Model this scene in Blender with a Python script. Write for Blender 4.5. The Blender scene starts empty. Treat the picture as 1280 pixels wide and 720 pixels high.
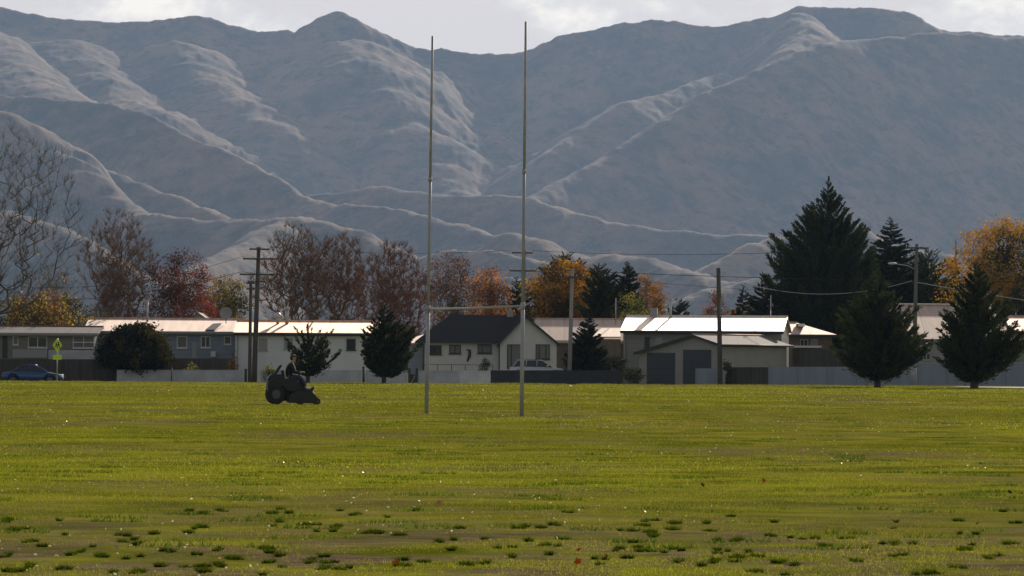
import bpy, bmesh, math, random
import numpy as np
from mathutils import Vector, Matrix

# ------------------------------------------------------------------ camera, world, sun, exposure
S = bpy.context.scene
C = S.collection
F, CAMH, ROLL = 5850.0, 1.45, math.radians(0.36)          # focal length in pixels of a 1280 px wide picture
PITCH = math.atan2(94.6, F)
x0_, f_, u_ = Vector((1, 0, 0)), Vector((0, math.cos(PITCH), math.sin(PITCH))), Vector((0, -math.sin(PITCH), math.cos(PITCH)))
cd = bpy.data.cameras.new('camera'); cam = bpy.data.objects.new('camera', cd); C.objects.link(cam)
cr_, sr_ = math.cos(ROLL), math.sin(ROLL)
R_ = x0_ * cr_ + u_ * sr_; U_ = u_ * cr_ - x0_ * sr_
cam.matrix_world = Matrix(((R_.x, U_.x, -f_.x, 0), (R_.y, U_.y, -f_.y, 0), (R_.z, U_.z, -f_.z, CAMH), (0, 0, 0, 1)))
cd.sensor_width = 36; cd.lens = F / 1280 * 36; cd.clip_start = 0.5; cd.clip_end = 60000
S.camera = cam
S.view_settings.view_transform = 'Standard'; S.view_settings.look = 'None'; S.view_settings.gamma = 1
S.view_settings.exposure = 0.0
SUN_AZ, SUN_EL = 16.0, 20.0                                  # degrees to the right of the view direction, above the horizon
sl = bpy.data.lights.new('sun', 'SUN'); so = bpy.data.objects.new('sun', sl); C.objects.link(so)
sl.energy = 4.6; sl.angle = math.radians(0.6); sl.color = (1.0, 0.88, 0.74)
a, e = math.radians(SUN_AZ), math.radians(SUN_EL)
sdir = Vector((math.sin(a) * math.cos(e), math.cos(a) * math.cos(e), math.sin(e)))
so.rotation_euler = sdir.to_track_quat('Z', 'Y').to_euler()
W = bpy.data.worlds.new('World'); S.world = W; W.use_nodes = True
nt = W.node_tree; nt.nodes.clear(); N, L = nt.nodes, nt.links
wo = N.new('ShaderNodeOutputWorld'); bg = N.new('ShaderNodeBackground'); bg.inputs['Strength'].default_value = 0.06
sky = N.new('ShaderNodeTexSky'); sky.sky_type = 'NISHITA'; sky.sun_disc = False
sky.sun_elevation = e; sky.sun_rotation = a; sky.air_density = 1.0; sky.dust_density = 1.5
tc = N.new('ShaderNodeTexCoord'); mp = N.new('ShaderNodeMapping'); mp.inputs['Scale'].default_value = (1, 1, 1.6)
mp.inputs['Location'].default_value = (3.2, 1.1, 0.3)
n1 = N.new('ShaderNodeTexNoise'); n1.inputs['Scale'].default_value = 30; n1.inputs['Detail'].default_value = 9; n1.inputs['Roughness'].default_value = 0.62
cr = N.new('ShaderNodeValToRGB'); cr.color_ramp.elements[0].position = 0.49; cr.color_ramp.elements[1].position = 0.67
cr.color_ramp.elements[0].color = (13.6, 12.4, 11.9, 1); cr.color_ramp.elements[1].color = (20, 18.4, 16.2, 1)
el = cr.color_ramp.elements.new(0.57); el.color = (15, 14, 13.3, 1)
n2 = N.new('ShaderNodeTexNoise'); n2.inputs['Scale'].default_value = 3; n2.inputs['Detail'].default_value = 4
c2 = N.new('ShaderNodeValToRGB'); c2.color_ramp.elements[0].position = 0.35; c2.color_ramp.elements[1].position = 0.7
sx = N.new('ShaderNodeSeparateXYZ'); mr = N.new('ShaderNodeMapRange')   # the thin cloud veil is closed toward the mountains, broken overhead
mr.inputs['From Min'].default_value = 0.55; mr.inputs['From Max'].default_value = 0.92
mm = N.new('ShaderNodeMath'); mm.operation = 'MAXIMUM'
m3 = N.new('ShaderNodeMath'); m3.operation = 'MULTIPLY'; m3.inputs[1].default_value = 0.50
mx = N.new('ShaderNodeMix'); mx.data_type = 'RGBA'
L.new(tc.outputs['Generated'], mp.inputs['Vector']); L.new(mp.outputs[0], n1.inputs['Vector']); L.new(n1.outputs['Fac'], cr.inputs[0])
L.new(tc.outputs['Generated'], n2.inputs['Vector']); L.new(n2.outputs['Fac'], c2.inputs[0])
L.new(tc.outputs['Generated'], sx.inputs[0]); L.new(sx.outputs['Y'], mr.inputs['Value'])
L.new(c2.outputs[0], m3.inputs[0]); L.new(m3.outputs[0], mm.inputs[0]); L.new(mr.outputs[0], mm.inputs[1])
L.new(mm.outputs[0], mx.inputs['Factor']); L.new(sky.outputs[0], mx.inputs['A']); L.new(cr.outputs[0], mx.inputs['B'])
L.new(mx.outputs['Result'], bg.inputs['Color']); L.new(bg.outputs[0], wo.inputs['Surface'])
S.cycles.volume_bounces = 1; S.cycles.max_bounces = 6; S.cycles.transparent_max_bounces = 8

# ------------------------------------------------------------------ helpers
rng = np.random.default_rng(7); random.seed(7)
def P(px, py, Y):
    """point of the place seen at photo pixel (px, py) and Y metres in front of the camera"""
    px = np.asarray(px, float); py = np.asarray(py, float)
    u, v = px - 640, 360 - py
    u0 = u * cr_ - v * sr_; v0 = u * sr_ + v * cr_
    yy = F * math.cos(PITCH) - v0 * math.sin(PITCH); zz = F * math.sin(PITCH) + v0 * math.cos(PITCH)
    return u0 / yy * Y, Y, CAMH + zz / yy * Y
def PX(px, Y, py=455): return float(P(px, py, Y)[0])
def PZ(px, py, Y): return float(P(px, py, Y)[2])
def ground_at(px, py, z=0.0):
    x, y, zz = P(px, py, 1.0); t = (z - CAMH) / (zz - CAMH); return float(x) * t, t, z

def tag(o, label=None, cat=None, group=None, kind=None):
    if label: o['label'] = label
    if cat: o['category'] = cat
    if group: o['group'] = group
    if kind: o['kind'] = kind
    return o
def link(name, me, mat=None, parent=None):
    o = bpy.data.objects.new(name, me); C.objects.link(o)
    if mat is not None and me is not None:
        for m in (mat if isinstance(mat, (list, tuple)) else [mat]): me.materials.append(m)
    if parent: o.parent = parent
    return o
def empty(name, loc=(0, 0, 0), rz=0):
    o = bpy.data.objects.new(name, None); o.location = loc; o.rotation_euler = (0, 0, rz); o.empty_display_size = 0.3; C.objects.link(o); return o
def np_mesh(name, V, faces, smooth=False, col=None):
    """V (n,3); faces list of (m,k) int arrays; col (n,3) point colours"""
    V = np.ascontiguousarray(V, np.float32); me = bpy.data.meshes.new(name)
    if not isinstance(faces, list): faces = [faces]
    faces = [np.asarray(f, np.int32) for f in faces if len(f)]
    me.vertices.add(len(V)); me.vertices.foreach_set('co', V.ravel())
    idx = np.concatenate([f.ravel() for f in faces]); tot = np.concatenate([np.full(len(f), f.shape[1], np.int32) for f in faces])
    st = np.concatenate([[0], np.cumsum(tot)[:-1]]).astype(np.int32)
    me.loops.add(len(idx)); me.loops.foreach_set('vertex_index', idx)
    me.polygons.add(len(tot)); me.polygons.foreach_set('loop_start', st); me.polygons.foreach_set('loop_total', tot)
    me.polygons.foreach_set('use_smooth', np.full(len(tot), smooth))
    if col is not None:
        at = me.color_attributes.new('Tone', 'FLOAT_COLOR', 'POINT')
        at.data.foreach_set('color', np.concatenate([col, np.ones((len(col), 1))], 1).astype(np.float32).ravel())
    me.update(calc_edges=True); return me
class MB:
    """collects boxes, prisms and tubes into one mesh"""
    def __init__(s): s.v = []; s.f = []; s.sm = []
    def add(s, vs, fs, smooth=False):
        b = len(s.v); s.v += [tuple(v) for v in vs]; s.f += [tuple(b + i for i in f) for f in fs]; s.sm += [smooth] * len(fs); return s
    def box(s, x0, x1, y0, y1, z0, z1):
        return s.add([(x, y, z) for z in (z0, z1) for y in (y0, y1) for x in (x0, x1)],
                     [(0, 2, 3, 1), (4, 5, 7, 6), (0, 1, 5, 4), (2, 6, 7, 3), (0, 4, 6, 2), (1, 3, 7, 5)])
    def hexa(s, p):      # 8 points, bottom 4 then top 4, anticlockwise
        return s.add(p, [(3, 2, 1, 0), (4, 5, 6, 7), (0, 1, 5, 4), (1, 2, 6, 5), (2, 3, 7, 6), (3, 0, 4, 7)])
    def prism(s, poly, y0, y1):      # polygon in xz extruded along y
        n = len(poly)
        return s.add([(x, y0, z) for x, z in poly] + [(x, y1, z) for x, z in poly],
                     [tuple(range(n)), tuple(range(2 * n - 1, n - 1, -1))] + [(i, i + n, (i + 1) % n + n, (i + 1) % n) for i in range(n)])
    def prism_x(s, poly, x0, x1):      # polygon in yz extruded along x
        n = len(poly)
        return s.add([(x0, y, z) for y, z in poly] + [(x1, y, z) for y, z in poly],
                     [tuple(range(n)), tuple(range(2 * n - 1, n - 1, -1))] + [(i, i + n, (i + 1) % n + n, (i + 1) % n) for i in range(n)])
    def tube(s, pts, r, n=8, caps=True, smooth=True):
        pts = [Vector(p) for p in pts]; rs = r if isinstance(r, (list, tuple)) else [r] * len(pts)
        b = len(s.v)
        for i, p in enumerate(pts):
            d = (pts[min(i + 1, len(pts) - 1)] - pts[max(i - 1, 0)]).normalized()
            up = Vector((0, 0, 1)) if abs(d.z) < 0.9 else Vector((1, 0, 0))
            a1 = d.cross(up).normalized(); a2 = d.cross(a1)
            for k in range(n):
                t = 2 * math.pi * k / n; s.v.append(tuple(p + (a1 * math.cos(t) + a2 * math.sin(t)) * rs[i]))
        for i in range(len(pts) - 1):
            for k in range(n):
                s.f.append((b + i * n + k, b + i * n + (k + 1) % n, b + (i + 1) * n + (k + 1) % n, b + (i + 1) * n + k)); s.sm.append(smooth)
        if caps:
            s.f.append(tuple(b + k for k in range(n))[::-1]); s.sm.append(False)
            e_ = b + (len(pts) - 1) * n; s.f.append(tuple(e_ + k for k in range(n))); s.sm.append(False)
        return s
    def ball(s, c, r, n=10, m=7):
        rx, ry, rz = r if isinstance(r, (tuple, list)) else (r, r, r)
        vs = [(c[0], c[1], c[2] - rz)]
        for i in range(1, m):
            t = math.pi * i / m
            for k in range(n):
                p = 2 * math.pi * k / n; vs.append((c[0] + rx * math.sin(t) * math.cos(p), c[1] + ry * math.sin(t) * math.sin(p), c[2] - rz * math.cos(t)))
        vs.append((c[0], c[1], c[2] + rz)); fs = []
        for k in range(n): fs.append((0, 1 + (k + 1) % n, 1 + k)); fs.append((len(vs) - 1, 1 + (m - 2) * n + k, 1 + (m - 2) * n + (k + 1) % n))
        for i in range(m - 2):
            for k in range(n):
                q = 1 + i * n; fs.append((q + k, q + (k + 1) % n, q + n + (k + 1) % n, q + n + k))
        return s.add(vs, fs, True)
    def build(s, name, mat, parent=None, bevel=0):
        me = bpy.data.meshes.new(name); me.from_pydata(s.v, [], s.f)
        me.polygons.foreach_set('use_smooth', s.sm); me.update()
        bm = bmesh.new(); bm.from_mesh(me); bmesh.ops.recalc_face_normals(bm, faces=bm.faces)
        if bevel: bmesh.ops.bevel(bm, geom=[e for e in bm.edges if e.calc_face_angle(0) > 0.6], offset=bevel, segments=2, affect='EDGES')
        bm.to_mesh(me); bm.free()
        return link(name, me, mat, parent)

# numpy value noise
_T = np.random.default_rng(3).random((256, 256))
def vnoise(x, y):
    xi = np.floor(x).astype(int); yi = np.floor(y).astype(int); fx = x - xi; fy = y - yi
    fx = fx * fx * fx * (fx * (fx * 6 - 15) + 10); fy = fy * fy * fy * (fy * (fy * 6 - 15) + 10)
    a = _T[xi & 255, yi & 255]; b = _T[(xi + 1) & 255, yi & 255]; c = _T[xi & 255, (yi + 1) & 255]; d = _T[(xi + 1) & 255, (yi + 1) & 255]
    return (a * (1 - fx) + b * fx) * (1 - fy) + (c * (1 - fx) + d * fx) * fy
def fbm(x, y, o=4, g=0.5):
    s = 0; a = 1; t = 0
    for i in range(o): s = s + a * vnoise(x + 17.3 * i, y + 9.1 * i); t += a; a *= g; x = x * 2.03; y = y * 2.03
    return s / t
def ridged(x, y, o=4, g=0.5):
    s = 0; a = 1; t = 0
    for i in range(o):
        s = s + a * (1 - np.abs(2 * vnoise(x + 31.7 * i, y + 5.3 * i) - 1)); t += a; a *= g; x = x * 2.07; y = y * 2.07
    return s / t

# ------------------------------------------------------------------ materials
def nodes(name):
    m = bpy.data.materials.new(name); m.use_nodes = True; return m, m.node_tree, m.node_tree.nodes['Principled BSDF']
def mat(name, col, rough=0.6, metal=0.0, var=0.0, scale=3.0, stretch=(1, 1, 1), bump=0.0, bscale=30.0, col2=None, spec=0.5, detail=5):
    """principled with a noise-driven mix to a second tone and optional bump"""
    m, t, b = nodes(name)
    b.inputs['Roughness'].default_value = rough; b.inputs['Metallic'].default_value = metal; b.inputs['Specular IOR Level'].default_value = spec
    b.inputs['Base Color'].default_value = (*col, 1)
    if var or col2 or bump:
        tc = t.nodes.new('ShaderNodeTexCoord'); mp = t.nodes.new('ShaderNodeMapping'); mp.inputs['Scale'].default_value = stretch
        t.links.new(tc.outputs['Object'], mp.inputs[0])
    if var or col2:
        n = t.nodes.new('ShaderNodeTexNoise'); n.inputs['Scale'].default_value = scale; n.inputs['Detail'].default_value = detail; n.inputs['Roughness'].default_value = 0.65
        r = t.nodes.new('ShaderNodeValToRGB'); r.color_ramp.elements[0].position = 0.36; r.color_ramp.elements[1].position = 0.66
        c2 = col2 or tuple(c * (1 + var) for c in col); c1 = col if col2 else tuple(c * (1 - var) for c in col)
        r.color_ramp.elements[0].color = (*c1, 1); r.color_ramp.elements[1].color = (*c2, 1)
        t.links.new(mp.outputs[0], n.inputs['Vector']); t.links.new(n.outputs['Fac'], r.inputs[0]); t.links.new(r.outputs[0], b.inputs['Base Color'])
    if bump:
        n = t.nodes.new('ShaderNodeTexNoise'); n.inputs['Scale'].default_value = bscale; n.inputs['Detail'].default_value = 4
        bp = t.nodes.new('ShaderNodeBump'); bp.inputs['Strength'].default_value = bump; bp.inputs['Distance'].default_value = 0.02
        t.links.new(mp.outputs[0], n.inputs['Vector']); t.links.new(n.outputs['Fac'], bp.inputs['Height']); t.links.new(bp.outputs[0], b.inputs['Normal'])
    return m
def corrugated(name, col, rough, metal, aniso=.85, pitch=0.15, depth=0.02, var=0.12, sheet=2.4, seam=0.75):
    """iron sheet: corrugations across local x as bump, sheet joints and weathered streaks down the slope"""
    m, t, b = nodes(name); b.inputs['Roughness'].default_value = rough; b.inputs['Metallic'].default_value = metal
    tc = t.nodes.new('ShaderNodeTexCoord'); sx = t.nodes.new('ShaderNodeSeparateXYZ'); t.links.new(tc.outputs['Object'], sx.inputs[0])
    def math_(op, a, bb=None):
        n = t.nodes.new('ShaderNodeMath'); n.operation = op
        for i, q in enumerate((a, bb)):
            if q is None: continue
            if isinstance(q, (int, float)): n.inputs[i].default_value = q
            else: t.links.new(q, n.inputs[i])
        return n.outputs[0]
    b.inputs['Anisotropic'].default_value = aniso; cx = t.nodes.new('ShaderNodeCombineXYZ'); cx.inputs[0].default_value = 1; t.links.new(cx.outputs[0], b.inputs['Tangent'])
    mp = t.nodes.new('ShaderNodeMapping'); mp.inputs['Scale'].default_value = (2.2, 0.25, 0.25); t.links.new(tc.outputs['Object'], mp.inputs[0])
    n = t.nodes.new('ShaderNodeTexNoise'); n.inputs['Scale'].default_value = 1.0; n.inputs['Detail'].default_value = 6; t.links.new(mp.outputs[0], n.inputs['Vector'])
    r = t.nodes.new('ShaderNodeValToRGB'); r.color_ramp.elements[0].position = 0.35; r.color_ramp.elements[1].position = 0.65
    r.color_ramp.elements[0].color = (*[c * (1 - var) for c in col], 1); r.color_ramp.elements[1].color = (*[min(1, c * (1 + var)) for c in col], 1)
    t.links.new(n.outputs['Fac'], r.inputs[0])
    fr = math_('FRACT', math_('DIVIDE', sx.outputs['X'], sheet)); ln = math_('LESS_THAN', fr, 0.045)
    mx = t.nodes.new('ShaderNodeMix'); mx.data_type = 'RGBA'; mx.blend_type = 'MULTIPLY'; t.links.new(ln, mx.inputs['Factor'])
    t.links.new(r.outputs[0], mx.inputs['A']); mx.inputs['B'].default_value = (seam, seam * .96, seam * .9, 1)
    t.links.new(mx.outputs['Result'], b.inputs['Base Color']); return m
def boards(name, col, pitch=0.18, axis='Z', depth=0.02, rough=0.6, var=0.12):
    """weatherboards (axis Z) or palings (axis X) as a saw-tooth bump over a slightly uneven paint"""
    m, t, b = nodes(name); b.inputs['Roughness'].default_value = rough
    tc = t.nodes.new('ShaderNodeTexCoord'); sx = t.nodes.new('ShaderNodeSeparateXYZ'); t.links.new(tc.outputs['Object'], sx.inputs[0])
    d = t.nodes.new('ShaderNodeMath'); d.operation = 'DIVIDE'; d.inputs[1].default_value = pitch; t.links.new(sx.outputs[axis], d.inputs[0])
    fr = t.nodes.new('ShaderNodeMath'); fr.operation = 'FRACT'; t.links.new(d.outputs[0], fr.inputs[0])
    bp = t.nodes.new('ShaderNodeBump'); bp.inputs['Distance'].default_value = depth; bp.inputs['Strength'].default_value = 1; t.links.new(fr.outputs[0], bp.inputs['Height'])
    t.links.new(bp.outputs[0], b.inputs['Normal'])
    fl = t.nodes.new('ShaderNodeMath'); fl.operation = 'FLOOR'; t.links.new(d.outputs[0], fl.inputs[0])
    wn = t.nodes.new('ShaderNodeTexWhiteNoise'); wn.noise_dimensions = '1D'; t.links.new(fl.outputs[0], wn.inputs['W'])
    n = t.nodes.new('ShaderNodeTexNoise'); n.inputs['Scale'].default_value = 0.8; n.inputs['Detail'].default_value = 6; t.links.new(tc.outputs['Object'], n.inputs['Vector'])
    ad = t.nodes.new('ShaderNodeMath'); ad.operation = 'MULTIPLY_ADD'; ad.inputs[1].default_value = 0.4; t.links.new(wn.outputs['Value'], ad.inputs[0]); t.links.new(n.outputs['Fac'], ad.inputs[2])
    r = t.nodes.new('ShaderNodeValToRGB'); r.color_ramp.elements[0].position = 0.4; r.color_ramp.elements[1].position = 1.0
    r.color_ramp.elements[0].color = (*[c * (1 - var) for c in col], 1); r.color_ramp.elements[1].color = (*[min(1, c * (1 + var)) for c in col], 1)
    t.links.new(ad.outputs[0], r.inputs[0]); t.links.new(r.outputs[0], b.inputs['Base Color']); return m
def leafmat(name, trans=0.45, rough=0.55, gloss=0.0, tint=(1, 1, 1)):
    """foliage: colour from the mesh's Tone attribute, diffuse plus light coming through the leaf"""
    m = bpy.data.materials.new(name); m.use_nodes = True; t = m.node_tree; t.nodes.clear()
    o = t.nodes.new('ShaderNodeOutputMaterial'); at = t.nodes.new('ShaderNodeAttribute'); at.attribute_name = 'Tone'
    d = t.nodes.new('ShaderNodeBsdfDiffuse'); tr = t.nodes.new('ShaderNodeBsdfTranslucent'); mx = t.nodes.new('ShaderNodeMixShader'); mx.inputs[0].default_value = trans
    t.links.new(at.outputs['Color'], d.inputs[0])
    br = t.nodes.new('ShaderNodeMix'); br.data_type = 'RGBA'; br.blend_type = 'MULTIPLY'; br.inputs['Factor'].default_value = 1; br.inputs['B'].default_value = (*tint, 1)
    t.links.new(at.outputs['Color'], br.inputs['A']); t.links.new(br.outputs['Result'], tr.inputs[0])
    t.links.new(d.outputs[0], mx.inputs[1]); t.links.new(tr.outputs[0], mx.inputs[2]); last = mx
    if gloss:
        g = t.nodes.new('ShaderNodeBsdfGlossy'); g.inputs['Roughness'].default_value = rough; g.inputs['Color'].default_value = (.9, .88, .8, 1)
        m2 = t.nodes.new('ShaderNodeMixShader'); m2.inputs[0].default_value = gloss
        t.links.new(mx.outputs[0], m2.inputs[1]); t.links.new(g.outputs[0], m2.inputs[2]); last = m2
    t.links.new(last.outputs[0], o.inputs['Surface']); return m
M = dict(
    leaf_dark=leafmat('leaf_dark', .12, gloss=.02),
    bark=mat('bark', (.075, .06, .05), .9, var=.3, scale=4), bark_dark=mat('bark_dark', (.02, .017, .014), .95, spec=.1), bark_brown=mat('bark_brown', (.19, .105, .062), .9, var=.3, scale=4), bark_grey=mat('bark_grey', (.11, .095, .085), .85, var=.3, scale=4),
    bark_red=mat('bark_red', (.19, .085, .05), .9, var=.3, scale=4),
    leaf=leafmat('leaf', .42, tint=(1.4, 1.3, .9), gloss=.04), needle=leafmat('needle', .25, gloss=.01),
    blade=leafmat('blade', .55, tint=(1.4, 1.32, .9), gloss=0, rough=.45), litter=leafmat('litter', .4, gloss=.12, rough=.35),
    pole_wood=mat('pole_wood', (.10, .085, .07), .9, var=.35, scale=3, stretch=(4, 4, .4)),
    pole_pale=mat('pole_pale', (.30, .29, .28), .8, var=.2, scale=3, stretch=(4, 4, .4)),
    post_white=mat('post_white', (.40, .40, .42), .45, var=.12, scale=1.2, col2=(.31, .31, .32)),
    post_dark=mat('post_dark', (.40, .39, .38), .5, var=.2), insul=mat('insul', (.75, .75, .72), .12),
    wire=mat('wire', (.05, .05, .05), .95, spec=.1), wire_bright=mat('wire_bright', (.55, .55, .52), .3, metal=.8),
    concrete=mat('concrete', (.46, .46, .47), .85, var=.13, scale=1.2, bump=.3), concrete_pale=mat('concrete_pale', (.62, .62, .60), .85, var=.14, scale=1.0, bump=.3),
    steel_blue=corrugated('steel_blue', (.25, .28, .33), .8, 0, aniso=0, pitch=.4, depth=.03, var=.08, sheet=2.2, seam=.8),
    black_wall=mat('black_wall', (.035, .037, .042), .7, var=.25, scale=.8), dark_timber=boards('dark_timber', (.05, .04, .032), .15, 'X', .02, var=.4),
    brown_timber=boards('brown_timber', (.075, .06, .048), .15, 'X', .02, var=.35), cap_rail=mat('cap_rail', (.5, .44, .36), .7),
    olive_wall=boards('olive_wall', (.22, .21, .165), .2), blue_wall=boards('blue_wall', (.24, .28, .33), .18), white_wall=boards('white_wall', (.64, .635, .63), 1.2, 'X', .01, var=.06),
    cream_wall=mat('cream_wall', (.62, .60, .565), .8, var=.06, scale=.9, bump=.2, bscale=8), taupe_wall=boards('taupe_wall', (.26, .25, .225), .2), garage_wall=mat('garage_wall', (.34, .325, .29), .8, var=.06, scale=1.0, bump=.2, bscale=10),
    brown_wall=mat('brown_wall', (.13, .10, .08), .8, var=.2), grey_wall=mat('grey_wall', (.3, .29, .27), .8, var=.08),
    roof_cream=corrugated('roof_cream', (.80, .53, .36), .66, 0.40, aniso=.72), roof_pink=corrugated('roof_pink', (.64, .45, .35), .66, .25, aniso=.62, var=.16, sheet=1.6, seam=.9),
    roof_white=corrugated('roof_white', (.97, .87, .76), .60, .85, var=.03, sheet=1.33, seam=.84), roof_tan=corrugated('roof_tan', (.50, .37, .29), .68, .25, aniso=.6),
    roof_black=mat('roof_black', (.028, .028, .03), .8, var=.2, scale=6, spec=.2), roof_brown=corrugated('roof_brown', (.15, .12, .11), .8, 0, aniso=0, sheet=1.5, seam=.5),
    trim_dark=mat('trim_dark', (.04, .04, .042), .6), trim_white=mat('trim_white', (.62, .6, .57), .5), trim_grey=mat('trim_grey', (.3, .3, .3), .5),
    pane=mat('pane', (.03, .033, .036), .08), pane_curtain=mat('pane_curtain', (.16, .155, .145), .35, var=.15, scale=5, stretch=(5, 1, .3)),
    pane_bright=mat('pane_bright', (.34, .34, .32), .3, var=.1, scale=5, stretch=(5, 1, .3)),
    door_blue=mat('door_blue', (.06, .068, .082), .6, var=.12, scale=3, stretch=(.3, 1, 6)), galv=mat('galv', (.5, .5, .5), .3, metal=.7), brick=mat('brick', (.22, .15, .12), .9, var=.2, scale=6),
    asphalt=mat('asphalt', (.055, .055, .057), .9, var=.15, scale=2, bump=.3), path=mat('path', (.36, .33, .31), .9, var=.12, scale=1.5),
    paint_blue=mat('paint_blue', (.05, .09, .20), .22, metal=.3), paint_silver=mat('paint_silver', (.50, .50, .49), .25, metal=.25),
    car_glass=mat('car_glass', (.02, .022, .025), .05), rubber=mat('rubber', (.02, .02, .02), .85, var=.3), rim=mat('rim', (.10, .10, .10), .4, metal=.6), headlight=mat('headlight', (.8, .8, .78), .1),
    tail=mat('tail', (.3, .02, .015), .2), plate=mat('plate', (.6, .6, .58), .5),
    sign_yellow=mat('sign_yellow', (.62, .80, .03), .5, var=.04), sign_black=mat('sign_black', (.01, .01, .01), .6),
    mower_green=mat('mower_green', (.014, .022, .014), .55, var=.3, scale=8), mower_black=mat('mower_black', (.015, .015, .016), .55, var=.3, scale=8), mower_yellow=mat('mower_yellow', (.10, .09, .02), .6),
    mower_orange=mat('mower_orange', (.5, .12, .03), .5), skin=mat('skin', (.45, .28, .2), .6), jacket=mat('jacket', (.014, .016, .015), .8, var=.3, scale=12, bump=.4, bscale=14), trousers=mat('trousers', (.035, .05, .085), .85, var=.25, scale=14, bump=.3, bscale=18),
    boots=mat('boots', (.5, .47, .42), .6), cap=mat('cap', (.10, .065, .04), .8), hair=mat('hair', (.03, .022, .018), .8),
)

# ------------------------------------------------------------------ hills: a height field grown from traced ridge lines
def ridge(pts, D0, D1, s, w=70, back=None):
    pts = np.array(pts, float); d = np.linspace(D0, D1, len(pts))
    X, Y, Z = zip(*[P(a, b, dd) for (a, b), dd in zip(pts, d)])
    near = D0 < 9700
    return np.array(X, float), np.array(d, float), np.array(Z, float), s * (1.45 if near else 1.42), w * (.5 if near else .6)
RID = [
 ridge([(-260,30),(-120,-8),(-60,6),(0,10),(30,17),(75,24),(130,28),(165,30),(215,24),(245,19),(275,26),(310,38),(330,41),(358,38),(385,43),(398,36),(410,24),(422,14),(434,21),(452,30),(480,44),(520,62),(540,63),(552,61),(575,64),(600,68),(640,67),(665,60),(700,46),(740,38),(780,30),(815,26),(850,30),(890,34),(925,29),(965,20),(1000,8),(1050,10),(1110,11),(1140,17),(1175,38),(1220,42),(1280,45),(1400,60),(1540,70)], 13000, 13000, .52, 22),
 ridge([(1600,60),(1280,46),(1175,40),(1080,48),(1030,55),(980,72),(930,95),(880,118),(835,150),(780,185),(730,212),(690,235),(655,252)], 12500, 10600, .62, 70),
 ridge([(390,246),(430,241),(470,233),(520,240),(560,245),(620,243),(655,248),(690,258),(740,272),(790,281),(850,288),(900,292),(950,293),(1050,300),(1200,318),(1400,330)], 10100, 9600, .58, 75),
 ridge([(-300,100),(-100,112),(0,118),(60,120),(130,127),(165,135),(200,150),(240,172),(300,195),(340,220),(375,242),(420,254),(450,256),(500,262),(560,277),(600,289),(640,302),(700,320),(760,345)], 10700, 8900, .62, 50),
 ridge([(-300,60),(-100,105),(0,150),(40,170),(80,190),(130,215),(165,228),(210,243),(250,258),(285,277),(330,300)], 9600, 8700, .62, 55),
 ridge([(-200,40),(0,140),(60,188),(100,215),(140,245),(165,262),(190,266),(230,274),(290,278),(340,278),(375,272),(400,277),(440,290),(480,308),(540,330),(620,350)], 8900, 7900, .60, 90),
 ridge([(375,274),(345,284),(310,302),(280,317),(245,333),(200,360)], 8300, 7300, .55, 55),
 ridge([(480,345),(520,322),(560,314),(610,314),(660,322),(700,335),(760,360)], 8000, 7600, .55, 60),
 ridge([(640,292),(670,300),(700,318),(740,321),(780,321),(812,323),(840,336),(865,343),(905,350),(950,356),(1000,366)], 8300, 7400, .58, 60),
 ridge([(1070,284),(1010,290),(965,297),(940,304),(915,316),(890,331),(868,346)], 8650, 8350, .55, 50),
 ridge([(1080,330),(1000,335),(960,345),(930,352),(890,364),(850,378),(800,392)], 7600, 7300, .55, 60),
 ridge([(-300,240),(-80,262),(0,268),(40,274),(90,292),(130,318),(180,345),(240,372)], 8000, 7000, .52, 90),
 ridge([(600,345),(680,352),(760,366),(820,385)], 7300, 6800, .5, 60),
 ridge([(436,50),(452,75),(480,112),(512,155),(545,205),(568,238)], 12700, 11500, .44, 160),
 ridge([(222,52),(235,78),(256,100),(290,124),(325,150)], 12700, 11900, .44, 170),
 ridge([(85,50),(102,75),(132,98),(160,122),(185,137)], 12700, 11700, .44, 200),
 ridge([(-60,20),(0,60),(35,90),(70,120)], 12700, 11400, .46, 150),
 ridge([(905,92),(870,100),(830,118),(780,128),(730,160),(690,190)], 12600, 11600, .46, 50),
 ridge([(1000,16),(1010,37),(985,64)], 12900, 12300, .58, 60),
]
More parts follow.
